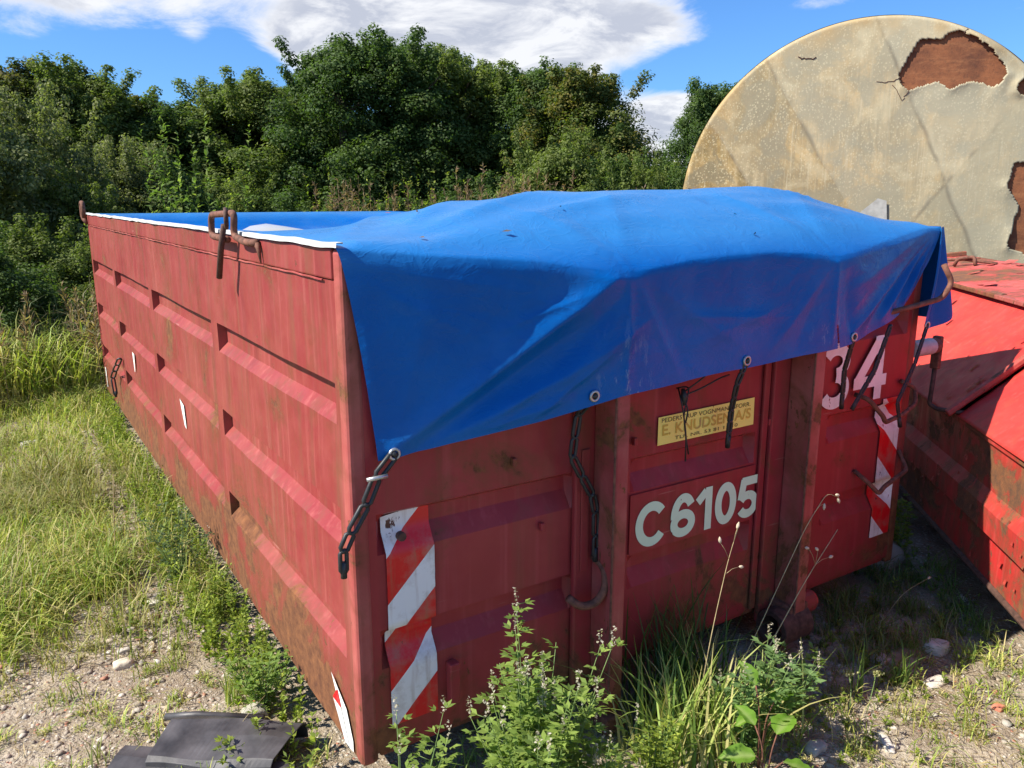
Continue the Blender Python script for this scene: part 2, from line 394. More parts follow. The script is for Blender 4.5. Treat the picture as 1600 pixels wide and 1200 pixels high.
for (cx, cy) in ((.026, .026), (WX - .026, .026), (.026, LY - .026), (WX - .026, LY - .026)):
    MB().box(cx - .026, cx + .026, cy - .026, cy + .026, ZB - .01 if cy < 1 else ZB, RT).build('corner_post', M_post if cx < 1 and cy < 1 else M_red, cont, bevel=.014, seg=3)
for s in (0, 1):
    x0 = -.002 if s == 0 else WX - .05
    MB().box(x0, x0 + .052, .053, LY - .053, 1.547, RT).build('top_rail', M_red, cont, bevel=.005)
    pts = [((-.001 if s == 0 else WX + .001), y, 1.5435 + .0015 * sin(y * 31) * sin(y * 13.)) for y in np.arange(.12, LY - .1, .03)]
    MB().tube(pts, .0028, 5).build('weld_bead', M_post, cont)
MB().box(.053, WX - .053, .012, .05, RT - .075, RT - .035).build('front_rail', M_redlift, cont, bevel=.005)
MB().box(.053, WX - .053, LY - .05, LY, RT - .04, RT).build('rear_rail', M_red, cont, bevel=.005)
for s in (.80, 1.72):
    MB().box(s - .05, s + .05, .3, LY - .1, .06, ZB + .029).build('skid_rail', M_rustd, cont, bevel=.004)
MB().box(.2, 2.3, .35, .45, .10, ZB + .028).build('cross_member', M_dark, cont)
# lower lip of the front
MB().box(.06, WX - .06, .012, .06, ZB - .002, ZB + .019).build('lower_lip', M_redlift, cont, bevel=.006)
# posts: back plate + fin
for i, (a, b_, p0, p1) in enumerate(((.715, .90, .782, .836), (1.60, 1.79, 1.678, 1.738))):
    MB().box(a, b_, -.022, -.0005, .16, 1.50).build('post_plate', M_redlift, cont, bevel=.006)
    f = MB(); f.v = []; zt = 1.545
    prof_ = [(-.022, .30), (-.022, zt - .02), (-.095, zt), (-.128, zt - .03), (-.128, .17), (-.10, .09), (-.06, .09)]
    V = [(p0, y, z) for y, z in prof_] + [(p1, y, z) for y, z in prof_]; k = len(prof_)
    F = [tuple(range(k))[::-1], tuple(range(k, 2 * k))] + [(j, (j + 1) % k, k + (j + 1) % k, k + j) for j in range(k)]
    po = pm('post', V, F, M_post, cont); bv = po.modifiers.new('b', 'BEVEL'); bv.width = .008; bv.segments = 3; bv.limit_method = 'ANGLE'
    MB().tube([(p0 - .003, -.128, z) for z in np.arange(.2, 1.5, .04)], .004, 5).build('weld_bead', M_rust, po)
# vertical channel beside the right post, on the centre bay
MB().box(1.562, 1.592, -.012, -.0005, .22, 1.31).build('stiffener', M_redlift, cont, bevel=.004)
MB().box(.908, .925, -.010, -.0005, .22, 1.31).build('stiffener', M_redlift, cont, bevel=.004)
MB().box(.735, .765, -.028, -.0225, .60, 1.0).build('guide_strip', M_redlift, cont, bevel=.002)
# lug and roller under right post
def disc_ring(mb, cx, z, y0, y1, ro, ri, n=28):
    V = []; F = []
    for k in range(n):
        c, s = cos(2 * pi * k / n), sin(2 * pi * k / n)
        V += [(cx[0], y0 + ro * c, z + ro * s), (cx[1], y0 + ro * c, z + ro * s), (cx[0], y0 + ri * c, z + ri * s), (cx[1], y0 + ri * c, z + ri * s)]
    for k in range(n):
        a = 4 * k; b_ = 4 * ((k + 1) % n)
        F += [(a, a + 1, b_ + 1, b_), (a + 2, b_ + 2, b_ + 3, a + 3), (a, b_, b_ + 2, a + 2), (a + 1, a + 3, b_ + 3, b_ + 1)]
    mb.add(V, F)
lug = MB(); disc_ring(lug, (1.60, 1.76), .165, -.085, 0, .072, .048); lug.build('roller_sleeve', M_rustd, cont, bevel=.004)
MB().box(1.655, 1.76, -.125, -.02, .215, .25).build('lug_plate', M_rust, cont, bevel=.008)
t = MB(); t.tube([(1.765, -.06, .205), (1.85, -.06, .205)], .045, 20); t.build('roller', M_redlift, cont, bevel=.008)
t = MB(); t.tube([(1.85, -.06, .205), (1.862, -.06, .205)], .036, 20); t.build('roller_cap', M_lid, cont, bevel=.003)
MB().box(.77, .85, -.135, -.02, .06, .12).build('foot_plate', M_rust, cont, bevel=.006)
# small lugs on front
for x, z in ((.50, .998), (1.66, .99), (.60, .775), (.96, .985), (1.60, .955)):
    MB().box(x - .007, x + .007, -.016, -.0005, z - .012, z + .014).build('stub', M_redlift, cont, bevel=.003)
MB().box(.268, .30, -.03, .0005, .30, .43).build('lower_bracket', M_redlift, cont, bevel=.004)
# hook bracket on left post
hk = MB(); hk.tube(bend([(.79, -.02, .64), (.79, -.085, .62), (.78, -.10, .56), (.75, -.09, .515), (.70, -.075, .51), (.665, -.06, .545)], .03), [.014] * 22 + [.012] * 99, 10) if False else hk.tube(bend([(.79, -.02, .64), (.79, -.085, .62), (.78, -.10, .56), (.75, -.09, .515), (.70, -.075, .51), (.665, -.06, .545)], .03), .013, 10)
hk.build('tie_hook', M_rust, cont, True)
# number plate panel
MB().box(.955, 1.55, -.0035, -.0004, .592, .80).build('number_panel', M_redlift, cont)

def strip(name, poly_us, zlo, zhi, m, off=.005, jitter=.003, seed=0, dog=None):
    us = np.linspace(poly_us[0], poly_us[1], 9); zz_ = brk(zlo, zhi, [q for r in FR for q in r], .02)
    U, Z = np.meshgrid(us, zz_)
    rs = np.random.RandomState(seed)
    e = rs.uniform(-1, 1, len(zz_)) * jitter * .25
    U2 = U + (U - us.mean()) / (us[-1] - us[0]) * 2 * e[:, None]
    Z2 = Z.copy()
    if dog: Z2[-1] = Z[-1] + (us - us[0]) / (us[-1] - us[0]) * dog
    dep = fdep(U2, Z) * (.82 + .12 * vnoise(U * 20, Z * 14, seed))
    P = np.stack([U2, dep - off + .0015 * vnoise(U * 30, Z * 20, seed + 2), Z2], -1); n_, m_ = U.shape
    ii = np.arange((n_ - 1) * (m_ - 1)); a = (ii // (m_ - 1)) * m_ + ii % (m_ - 1)
    return link(bpy.data.objects.new(name, fast_mesh(name, P.reshape(-1, 3), np.stack([a, a + 1, a + m_ + 1, a + m_], 1), 4, m=m, smooth=True)), cont)
strip('hazard_sticker', (.092, .238), .285, .905, M_hz1, seed=2, dog=.02)['label'] = 'red and white diagonal hazard strip by the near corner'
strip('hazard_sticker', (2.30, 2.432), .335, .945, M_hz2, seed=5)['label'] = 'red and white diagonal hazard strip near the far corner'
bt = MB(); bt.tube([(.135, .0, .855), (.135, -.02, .855)], .013, 10); bt.build('bolt', M_rustd, cont, bevel=.002)
# side decals
def decal(pts, m): 
    return pm('side_sticker', [(-.0035, y, z) for y, z in pts], [tuple(range(len(pts)))], m, cont)
decal([(3.74, .79), (3.66, .785), (3.69, .67), (3.71, .66)], M_white)
decal([(2.24, .79), (2.15, .775), (2.13, .66), (2.17, .67)], M_white)
decal([(5.44, .40), (5.38, .40), (5.37, .24), (5.40, .24)], M_white)
decal([(.215, .375), (.10, .315), (.058, .235), (.058, .20), (.09, .195)], M_white)
dd = decal([(.205, .30), (.165, .345), (.085, .20), (.12, .20)], M_hz1); 
for v in dd.data.vertices: v.co.x = -.0055

# lettering
def text(s, box, m, name, off=.02, parent=cont, y=-.007, follow=True, shear=0., res=4):
    cu = bpy.data.curves.new('t', 'FONT'); cu.body = s; cu.size = 1; cu.offset = off; cu.resolution_u = res; cu.space_character = 1.02
    ob = bpy.data.objects.new('t', cu); COL.objects.link(ob)
    dg = bpy.context.evaluated_depsgraph_get(); dg.update()
    me = bpy.data.meshes.new_from_object(ob.evaluated_get(dg)); bpy.data.objects.remove(ob)
    co_ = np.empty(len(me.vertices) * 3); me.vertices.foreach_get('co', co_); co_ = co_.reshape(-1, 3)
    lo = co_.min(0); hi = co_.max(0); x0, x1, z0, z1 = box
    X = x0 + (co_[:, 0] - lo[0]) / (hi[0] - lo[0]) * (x1 - x0); Z = z0 + (co_[:, 1] - lo[1]) / (hi[1] - lo[1]) * (z1 - z0)
    me.vertices.foreach_set('co', np.stack([X, np.full_like(X, y), Z], 1).ravel())
    bm = bmesh.new(); bm.from_mesh(me)
    if follow:
        for r in FR:
            for q in r:
                if z0 < q < z1: bmesh.ops.bisect_plane(bm, geom=bm.verts[:] + bm.edges[:] + bm.faces[:], plane_co=(0, 0, q), plane_no=(0, 0, 1))
        for v in bm.verts: v.co.y = y + float(fdep(v.co.x, v.co.z))
    bm.normal_update()
    bm.to_mesh(me); bm.free(); me.materials.clear(); me.materials.append(m)
    o = bpy.data.objects.new(name, me); link(o, parent)
    return o
def glyph(ch, x0, x1, z0, z1, w_, m, y0):
    """heavy sans-serif characters drawn as flat ribbons"""
    W2, H2 = x1 - x0, z1 - z0; h = w_ / 2; cx = (x0 + x1) / 2; parts = []
    def arc(cx_, cz, rx, rz, a0, a1, n=22): return [(cx_ + rx * cos(rad(a0 + (a1 - a0) * i / n)), cz + rz * sin(rad(a0 + (a1 - a0) * i / n))) for i in range(n + 1)]
    def line(a, b_, n=8): return [(a[0] + (b_[0] - a[0]) * i / n, a[1] + (b_[1] - a[1]) * i / n) for i in range(n + 1)]
    rx = W2 / 2 - h; zc = (z0 + z1) / 2; rz = H2 / 2 - h
    if ch == 'C': parts = [(arc(cx, zc, rx, rz, 38, 322, 40), False)]
    if ch == '0': parts = [(arc(cx, zc, rx, rz, 0, 351, 39), True)]
    if ch == '6': parts = [(arc(cx, z0 + H2 * .315, rx, H2 * .315 - h, 0, 350, 35), True), (arc(cx, zc, rx, rz, 32, 186, 24), False)]
    if ch == '1': parts = [(line((x1 - h, z0), (x1 - h, z1)), False), (line((x1 - w_ * .9, z1 - H2 * .08), (x0, z1 - H2 * .30), 4), False)]
    if ch == '5': parts = [(line((x0 + W2 * .17, z1 - h), (x1 - W2 * .06, z1 - h)), False), (line((x0 + W2 * .27, z1 - h * .5), (x0 + W2 * .14, z0 + H2 * .47)), False), (arc(cx - W2 * .02, z0 + H2 * .33, rx + W2 * .02, H2 * .33 - h, 150, -152, 30), False)]
    if ch == '3': parts = [(arc(cx, z1 - H2 * .27, rx, H2 * .27 - h * .8, 155, -85, 24), False), (arc(cx, z0 + H2 * .285, rx + W2 * .03, H2 * .285 - h * .8, 85, -155, 26), False)]
    if ch == '4': parts = [(line((x1 - W2 * .24, z0), (x1 - W2 * .24, z1), 12), False), (line((x0, z0 + H2 * .30), (x1, z0 + H2 * .30)), False), (line((x0 + h * .7, z0 + H2 * .30), (x1 - W2 * .30, z1 - h * .6), 12), False)]
    V = []; F = []
    for k, (P_, closed) in enumerate(parts):
        n_ = len(P_); b0 = len(V)
        for i in range(n_):
            a = P_[(i - 1) % n_] if (closed or i) else P_[0]; b_ = P_[(i + 1) % n_] if (closed or i < n_ - 1) else P_[-1]
            dx, dz = b_[0] - a[0], b_[1] - a[1]; L = math.hypot(dx, dz); nx_, nz_ = -dz / L, dx / L
            for q in (-1, -.33, .33, 1):
                x, z = P_[i][0] + nx_ * h * q, P_[i][1] + nz_ * h * q; V.append((x, float(fdep(x, z)) + y0 - .0004 * k, z))
        for i in range(n_ if closed else n_ - 1):
            a = b0 + 4 * i; b_ = b0 + 4 * ((i + 1) % n_)
            for q in range(3): F.append((a + q, a + q + 1, b_ + q + 1, b_ + q))
    return pm('letter' if ch == 'C' else 'digit', V, F, m, cont)
cw = [(.978, 1.122), (1.136, 1.252), (1.262, 1.332), (1.348, 1.456), (1.464, 1.572)]
for ch, (a, b_) in zip('C6105', cw): glyph(ch, a, b_, .603, .762, .033, M_green, -.006)
glyph('3', 1.88, 2.050, .955, 1.204, .047, M_white, -.008)
glyph('4', 2.085, 2.296, .955, 1.214, .047, M_white, -.008)
st = pm('company_sticker', [(1.064, -.003, .952), (1.523, -.003, .956), (1.521, -.003, 1.056), (1.064, -.003, 1.048)], [(0, 1, 2, 3)], M_yellow, cont)
text('PEDERSTRUP VOGNMANDSFORR.', (1.078, 1.500, 1.028, 1.043), M_ink2, 'lettering', .0, st, -.0045, False)['kind'] = 'stuff'
text('E. KNUDSEN A/S', (1.082, 1.505, .983, 1.021), M_ink, 'lettering', .02, st, -.0045, False)['kind'] = 'stuff'
text('TLF. NR. 53 81 11 10', (1.14, 1.44, .962, .974), M_ink2, 'lettering', .0, st, -.0045, False)['kind'] = 'stuff'

# top hooks on the left rim
hb = MB(); hb.tube(bend([(.03, 1.19, 1.66), (-.035, 1.19, 1.675), (-.035, 1.165, 1.69)], .01), .011, 8) if False else None
loop = bend([(-.030, .94, 1.612), (-.030, 1.165, 1.615), (-.030, 1.15, 1.690), (-.030, .83, 1.700), (-.030, .86, 1.628), (-.020, .77, 1.610), (-.014, .65, 1.612)], .03, 5)
MB().tube(loop, .0115, 10).build('tie_loop', M_rust, cont, True)
MB().tube([(-.014, .655, 1.610), (-.012, .645, 1.595), (-.010, .635, 1.55)], [.010, .008, .002], 8).build('loop_tip', M_rust, cont, True)
pin = empty('hanging_pin', (-.040, .90, 1.66), 'dark steel pin with a ring hanging from the rusty rim loop', 'pin')
ring = [(.010 * cos(a), .036 * cos(a), .022 + .030 * sin(a)) for a in np.linspace(0, 2 * pi, 20, endpoint=False)]
MB().tube(ring, .007, 8, closed=True).build('ring', M_rustd, pin, True)
MB().tube([(-.006, .012, .0), (-.010, .06, -.08), (-.010, .115, -.18)], [.0095, .0105, .0105], 10).build('shaft', M_rustd, pin, True)
far = MB(); far.tube(bend([(-.03, 5.44, 1.60), (-.03, 5.45, 1.72), (-.03, 5.56, 1.72), (-.03, 5.56, 1.60), (-.01, 5.50, 1.56)], .03), .016, 8)
far.build('tie_loop', M_rust, cont, True)

# right end bars, tie bars
MB().tube(bend([(2.10, -.005, .992), (2.12, -.055, .98), (2.20, -.075, .90), (2.215, -.075, .875), (2.33, -.08, .895), (2.44, -.06, .92), (2.475, -.03, .975), (2.40, -.01, 1.01)], .025), .0095, 8).build('tie_bar', M_rust, cont, True)
MB().tube(bend([(2.15, -.003, .665), (2.18, -.055, .62), (2.215, -.08, .575), (2.245, -.08, .60), (2.43, -.06, .632), (2.455, -.02, .665), (2.455, .0, .70)], .02), .0095, 8).build('tie_bar', M_rust, cont, True)
MB().tube(bend([(2.02, -.03, 1.29), (2.30, -.09, 1.335), (2.44, -.12, 1.36), (2.50, -.12, 1.42), (2.46, -.10, 1.49)], .03), .011, 8).build('tie_bar', M_rust, cont, True)
# crank on the right corner
cr = MB(); cr.tube([(2.515, .03, 1.125), (2.66, .03, 1.125)], .036, 20); crank = cr.build('crank_tube', M_grey, cont, False, bevel=.004)
MB().tube([(2.661, .03, 1.125), (2.70, .03, 1.125)], .034, 18).build('crank_hub', M_rust, cont, bevel=.003)
MB().box(2.70, 2.725, .01, .05, 1.02, 1.165).build('crank_arm', M_rust, cont, bevel=.006)
MB().tube(bend([(2.712, .03, 1.03), (2.712, .035, .86), (2.712, .0, .845), (2.74, -.14, .85)], .01), .010, 8).build('crank_handle', M_rustd, cont, True)

# ------------------------------------------------------------- tarp
tarp = empty('tarpaulin', (0, 0, 0), 'blue plastic tarpaulin stretched over the maroon container', 'tarpaulin')
def PI_(x, xs_, ys_): # smooth interpolation
    x = np.asarray(x, float); xs_ = np.array(xs_, float); ys_ = np.array(ys_, float)
    k = np.clip(np.searchsorted(xs_, x) - 1, 0, len(xs_) - 2)
    h = np.diff(xs_); dl = np.diff(ys_) / h
    m_ = np.zeros(len(xs_)); m_[0] = dl[0]; m_[-1] = dl[-1]
    for i in range(1, len(xs_) - 1): m_[i] = 0 if dl[i - 1] * dl[i] <= 0 else 2 * dl[i - 1] * dl[i] / (dl[i - 1] + dl[i])
    t = (x - xs_[k]) / h[k]; t2 = t * t; t3 = t2 * t
    return (2 * t3 - 3 * t2 + 1) * ys_[k] + (t3 - 2 * t2 + t) * h[k] * m_[k] + (-2 * t3 + 3 * t2) * ys_[k + 1] + (t3 - t2) * h[k] * m_[k + 1]
RX = [-.01, .25, .45, .62, .9, 1.4, 1.85, 2.15, 2.4, 2.52]; RZ = [1.636, 1.668, 1.712, 1.735, 1.762, 1.775, 1.788, 1.745, 1.67, 1.640]
AX = [-.01, .1, .35, .56, .78, .84, 1.1, 1.4, 1.68, 1.76, 2.1, 2.47, 2.55]; AY = [.006, .020, .066, .103, .142, .142, .128, .128, .142, .142, .085, .03, .03]
FX = [-.01, .08, .3, .5, .72, .81, .92, 1.1, 1.4, 1.62, 1.72, 1.82, 2.1, 2.3, 2.46, 2.55]; FZ = [1.630, 1.622, 1.603, 1.588, 1.556, 1.548, 1.556, 1.572, 1.580, 1.568, 1.556, 1.564, 1.595, 1.618, 1.634, 1.634]
HX = [.07, .45, .8, 1.05, 1.314, 1.55, 1.76, 2.0, 2.2, 2.30]; HZ = [1.080, 1.128, 1.183, 1.196, 1.207, 1.219, 1.230, 1.258, 1.288, 1.310]
def ridge(X, Z, a, b_, amp, wd, p=1.):
    ax, az_ = a; bx, bz = b_; L2 = (bx - ax) ** 2 + (bz - az_) ** 2
    t = ((X - ax) * (bx - ax) + (Z - az_) * (bz - az_)) / L2; tc = np.clip(t, 0, 1)
    dx = X - (ax + tc * (bx - ax)); dz = Z - (az_ + tc * (bz - az_)); dd_ = dx * dx + dz * dz
    env = np.sin(np.pi * np.clip(t * .9 + .05, 0, 1)) ** p
    return amp * env * np.exp(-(dd_ / wd ** 2) ** .72)
NS, NV = 340, 230
s = np.linspace(0, 1, NS)
# columns: x at top, x at hem
def tarp_front():
    v = np.linspace(0, 1, 130)
    S, Vv = np.meshgrid(s, v)                       # v: 0 hem -> 1 fold
    xt = -.008 + S * 2.535; xh = .074 + S * (2.262 - .074)
    apex = 2.50
    zf = PI_(xt, FX, FZ); zh = PI_(xh, HX, HZ) + .006 * (vnoise(xh * 5, xh * 0, 2) - .5)
    # left edge slightly concave
    e = (1 - Vv)
    X = xt + (xh - xt) * (e ** np.where(S < .5, .75, 1.6))
    Z = zf + (zh - zf) * e
    A = PI_(X, AX, AY)
    Y = -A * (1 - .0 * e)
    # rounding at the fold
    Y += .03 * np.clip(Vv - .93, 0, 1) ** 2 / .0049 * .25
    dY = 0
    for q in [((.115, 1.11), (.76, 1.535), .030, .034, .5), ((.16, 1.09), (.66, 1.40), -.026, .05, .7), ((.30, 1.13), (.88, 1.40), .020, .035, .7), ((.20, 1.10), (.60, 1.27), .014, .022, .8), ((.34, 1.13), (.62, 1.20), .010, .018, .8), ((.50, 1.15), (.74, 1.32), .010, .016, .8), ((.40, 1.40), (.70, 1.50), .005, .012, .8), ((.12, 1.14), (.22, 1.50), .006, .03, .8),
              ((.44, 1.16), (.80, 1.50), -.012, .035, .8), ((.50, 1.16), (.80, 1.46), .008, .03, .8), ((.24, 1.30), (.66, 1.46), .004, .03, 1), ((.30, 1.20), (.50, 1.47), .003, .03, 1),
              ((.80, 1.54), (.80, 1.20), .010, .018, .5), ((.86, 1.52), (1.05, 1.24), -.010, .05, .8), ((.82, 1.53), (1.02, 1.22), .008, .02, .9), ((.84, 1.53), (1.35, 1.25), .007, .03, .9),
              ((1.72, 1.54), (1.42, 1.24), .010, .03, .8), ((1.70, 1.53), (1.55, 1.24), -.010, .04, .8), ((1.73, 1.53), (1.73, 1.25), .010, .016, .6), ((1.80, 1.50), (1.85, 1.26), -.016, .03, .8),
              ((2.46, 1.60), (1.84, 1.27), .020, .028, .8), ((2.47, 1.60), (1.98, 1.28), -.022, .035, .8), ((2.47, 1.59), (2.10, 1.30), .022, .026, .8), ((2.48, 1.58), (2.22, 1.32), -.020, .03, .8),
              ((2.48, 1.58), (2.30, 1.35), .020, .02, .8), ((2.44, 1.62), (1.80, 1.42), .012, .04, .8), ((1.0, 1.40), (1.5, 1.36), .006, .02, 1), ((1.05, 1.30), (1.55, 1.42), .006, .03, 1),
              ((.05, 1.58), (.5, 1.50), .004, .02, 1), ((.03, 1.56), (.35, 1.38), .004, .02, 1), ((.08, 1.16), (.05, 1.45), .004, .015, 1)]:
        dY = dY + ridge(X, Z, q[0], q[1], q[2], q[3], q[4])
    warp = vnoise(X * 3, Z * 3, 77) * 1.5
    wr = np.abs(fbm(X * 5 + Z * 3 + warp, Z * 7 - X * 2 + warp, 31, 3) - .5)
    dY = dY + .010 * (.25 - wr) + .012 * (fbm(X * 2.2, Z * 2.2, 15, 2) - .5)
    Y = Y - dY * sstep(0, .08, 1 - Vv) * sstep(-.01, .06, X)
    # keep clear of the posts and the wall
    Y = np.minimum(Y, -.004)
    nearp = np.maximum(np.exp(-((X - .81) / .035) ** 4), np.exp(-((X - 1.708) / .04) ** 4))
    Y = np.minimum(Y, -.133 * nearp - .004)
    return X, Y, Z
Xf, Yf, Zf = tarp_front()
def tarp_top():
    v = np.concatenate([np.linspace(0, .30, 70) ** 1.0, np.linspace(.30, 1, 120)[1:]])
    S, Vv = np.meshgrid(s, v)
    xt = -.008 + S * 2.535
    y0 = Yf[-1][None, :]; z0 = Zf[-1][None, :]
    Yw = y0 + Vv * (LY + .0 - y0)                     # to far wall
    zr = PI_(xt, RX, RZ); 
    edge = np.minimum(xt + .008, 2.527 - xt)
    far_ = LY - Yw
    sag = 1.632 - .15 * sstep(0, .55, edge) * sstep(0, .5, far_) * (1 + .25 * (fbm(xt * 1.3, Yw * .9, 21, 3) - .5))
    yr = .36
    t1 = np.clip((Yw - y0) / (yr - y0), 0, 1)
    up = z0 + (zr - z0) * (1 - (1 - t1) ** 1.55)
    t2 = sstep(yr, 1.75, Yw)
    Z = np.where(Yw < yr, up, zr * (1 - t2) + sag * t2)
    # radiating creases from the near-left corner and from the posts
    dZ = 0
    for q in [((.0, .0), (1.1, .10), .016, .022, .6), ((.0, .0), (1.2, .26), .016, .028, .6), ((.0, .02), (1.0, .45), .014, .03, .6), ((.0, .0), (.9, .75), .013, .04, .6), ((.0, .05), (.7, 1.2), .012, .04, .6), ((.0, .0), (.6, -.02), -.006, .015, .7),
              ((.81, -.12), (1.1, .35), .006, .03, .8), ((.81, -.12), (.6, .3), .005, .03, .8), ((1.71, -.12), (1.5, .3), .006, .03, .8), ((1.71, -.12), (2.0, .3), .006, .03, .8),
              ((2.5, .0), (1.5, .0), .016, .025, .6), ((2.5, .02), (1.6, .15), .016, .03, .6), ((2.5, .03), (1.8, .32), .016, .03, .6), ((2.5, .0), (1.9, -.06), -.008, .02, .7), ((1.2, .33), (2.1, .33), .006, .02, .8),
              ((.9, .2), (1.9, .25), .004, .015, 1), ((.7, .05), (1.6, .1), .003, .012, 1)]:
        dZ = dZ + ridge(xt, Yw, q[0], q[1], q[2], q[3], q[4])
    dZ = dZ + .009 * (fbm(xt * 2.5, Yw * 5, 41, 3) - .5) + .007 * (.25 - np.abs(fbm(xt * 3, Yw * 8 + xt * 2, 51, 3) - .5)) \
        + sstep(1.5, 2.5, Yw) * .012 * (fbm(xt * 4 + Yw, Yw * 2, 61, 3) - .5)
    Z = Z + dZ * sstep(0, .05, Vv * 5) * sstep(0, .08, edge) * sstep(0, .1, far_)
    return xt, Yw, Z
Xt, Yt, Zt = tarp_top()
Xa = np.vstack([Xf, Xt[1:]]); Ya = np.vstack([Yf, Yt[1:]]); Za = np.vstack([Zf, Zt[1:]])
# round off the crease between front drape and top
for _ in range(2):
    for A_ in (Ya, Za):
        B_ = A_.copy(); sl_ = slice(118, 142); A_[sl_] = (B_[117:141] + 2 * B_[118:142] + B_[119:143]) / 4
P = np.stack([Xa, Ya, Za], -1); n_, m_ = Xa.shape
# slit at the right post and tear
ii = np.arange((n_ - 1) * (m_ - 1)); rr = ii // (m_ - 1); cc = ii % (m_ - 1); a = rr * m_ + cc
Fq = np.stack([a, a + 1, a + m_ + 1, a + m_], 1)
fx_ = Xa[rr, cc]; slit = (rr < 34) & (np.abs(fx_ - (1.748 + .0006 * (34 - rr))) < .0042)
Fq = Fq[~slit]
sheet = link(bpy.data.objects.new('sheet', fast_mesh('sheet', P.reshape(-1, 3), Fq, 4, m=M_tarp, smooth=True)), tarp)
# right side flap hanging over the far side wall
def flap():
    ys_ = np.concatenate([np.linspace(-.035, .5, 60), np.linspace(.5, LY, 120)[1:]]); v = np.linspace(0, 1, 40)
    Y, Vv = np.meshgrid(ys_, v)
    hem = 1.245 + .02 * vnoise(Y * 3, Y * 0, 5) + .04 * sstep(0, .3, Y) * 0
    Z = 1.636 + (hem - 1.636) * Vv
    X = 2.522 + .012 * np.sqrt(np.clip(Vv * 8, 0, 1)) + Vv ** 1.3 * .085 * (1 - sstep(.0, .7, Y)) + .008 * np.sin(Y * 26 + Vv * 3) * Vv + .02 * (fbm(Y * 4, Vv * 3, 8) - .4) * Vv
    # the front edge leans: from the top corner back down to the eyelet
    Yn = Y - .02 * (1 - sstep(0, .4, Y)) * Vv
    return X, Yn, Z
Xg, Yg, Zg = flap(); P = np.stack([Xg, Yg, Zg], -1); n_, m_ = Xg.shape
ii = np.arange((n_ - 1) * (m_ - 1)); a = (ii // (m_ - 1)) * m_ + ii % (m_ - 1)
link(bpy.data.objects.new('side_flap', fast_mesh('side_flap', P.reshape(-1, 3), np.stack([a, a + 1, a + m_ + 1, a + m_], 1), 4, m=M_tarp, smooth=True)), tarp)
# corner gusset between front sheet and flap: a folded triangular piece in front of the corner
cg = np.array([(2.524, -.032, 1.632), (2.528, -.040, 1.50), (2.455, -.055, 1.365), (2.42, -.05, 1.235), (2.49, -.055, 1.215), (2.56, -.055, 1.235), (2.630, -.035, 1.262), (2.585, -.035, 1.42), (2.545, -.033, 1.56)])
def gusset():
    L = [(2.520, 1.634), (2.512, 1.56), (2.500, 1.48), (2.475, 1.38), (2.440, 1.28), (2.428, 1.225)]
    Rr = [(2.535, 1.634), (2.552, 1.56), (2.568, 1.48), (2.592, 1.40), (2.618, 1.32), (2.640, 1.262)]
    V = []; F = []; m2 = 10
    for i, (l, r) in enumerate(zip(L, Rr)):
        for j in range(m2):
            t = j / (m2 - 1); V.append((l[0] * (1 - t) + r[0] * t, -.040 - .016 * sin(t * 7 + i * .3) * min(1, i / 3) - .01 * i / 5, l[1] * (1 - t) + r[1] * t + (-.018 * sin(t * pi) if i == 5 else 0)))
    for i in range(len(L) - 1):
        for j in range(m2 - 1): a = i * m2 + j; F.append((a, a + 1, a + m2 + 1, a + m2))
    o = pm('corner_flap', V, F, M_tarp, tarp, True); ss = o.modifiers.new('s', 'SUBSURF'); ss.levels = 2; ss.render_levels = 2
gusset()
# white hem along the left rim
ys_ = np.arange(-.01, LY, .02); wv = .007 * (vnoise(ys_ * 6, ys_ * 0, 3) - .5)
V = []; F = []
for i, y in enumerate(ys_):
    z = 1.6335 + .004 * float(vnoise(y * 9, 0, 8)); V += [(-.010 + wv[i], y, z - .008), (-.009 + wv[i], y, z + .004), (.008 + wv[i] * 1.6, y, z + .005), (.008 + wv[i] * 1.6, y, z + .001)]
for i in range(len(ys_) - 1):
    a = 4 * i; F += [(a, a + 1, a + 5, a + 4), (a + 1, a + 2, a + 6, a + 5), (a + 2, a + 3, a + 7, a + 6)]
pm('hem', V, F, M_hem, tarp, False)
# eyelets
EY = {'e1': (.112, 1.098), 'e2': (.690, 1.197), 'e3': (1.318, 1.232), 'e4': (1.86, 1.262), 'e6': (2.450, 1.245)}
EP = {}
def fronty(x, z):
    i = np.argmin((Xf - x) ** 2 + (Zf - z) ** 2); return float(Yf.ravel()[i])
for k, (x, z) in EY.items():
    y = fronty(x, z) - .004 if k != 'e6' else -.066
    EP[k] = (x, y, z)
    n = 20; rg = [(x + .0135 * cos(a), y, z + .0135 * sin(a)) for a in np.linspace(0, 2 * pi, n, endpoint=False)]
    e = MB().tube(rg, .0042, 8, closed=True).build('eyelet', M_zinc, tarp, True)
    V = [(x, y + .001, z)] + [(x + .011 * cos(a), y + .001, z + .011 * sin(a)) for a in np.linspace(0, 2 * pi, n, endpoint=False)]
    pm('eyelet_hole', V, [(0, 1 + i, 1 + (i + 1) % n) for i in range(n)], M_dark, e)
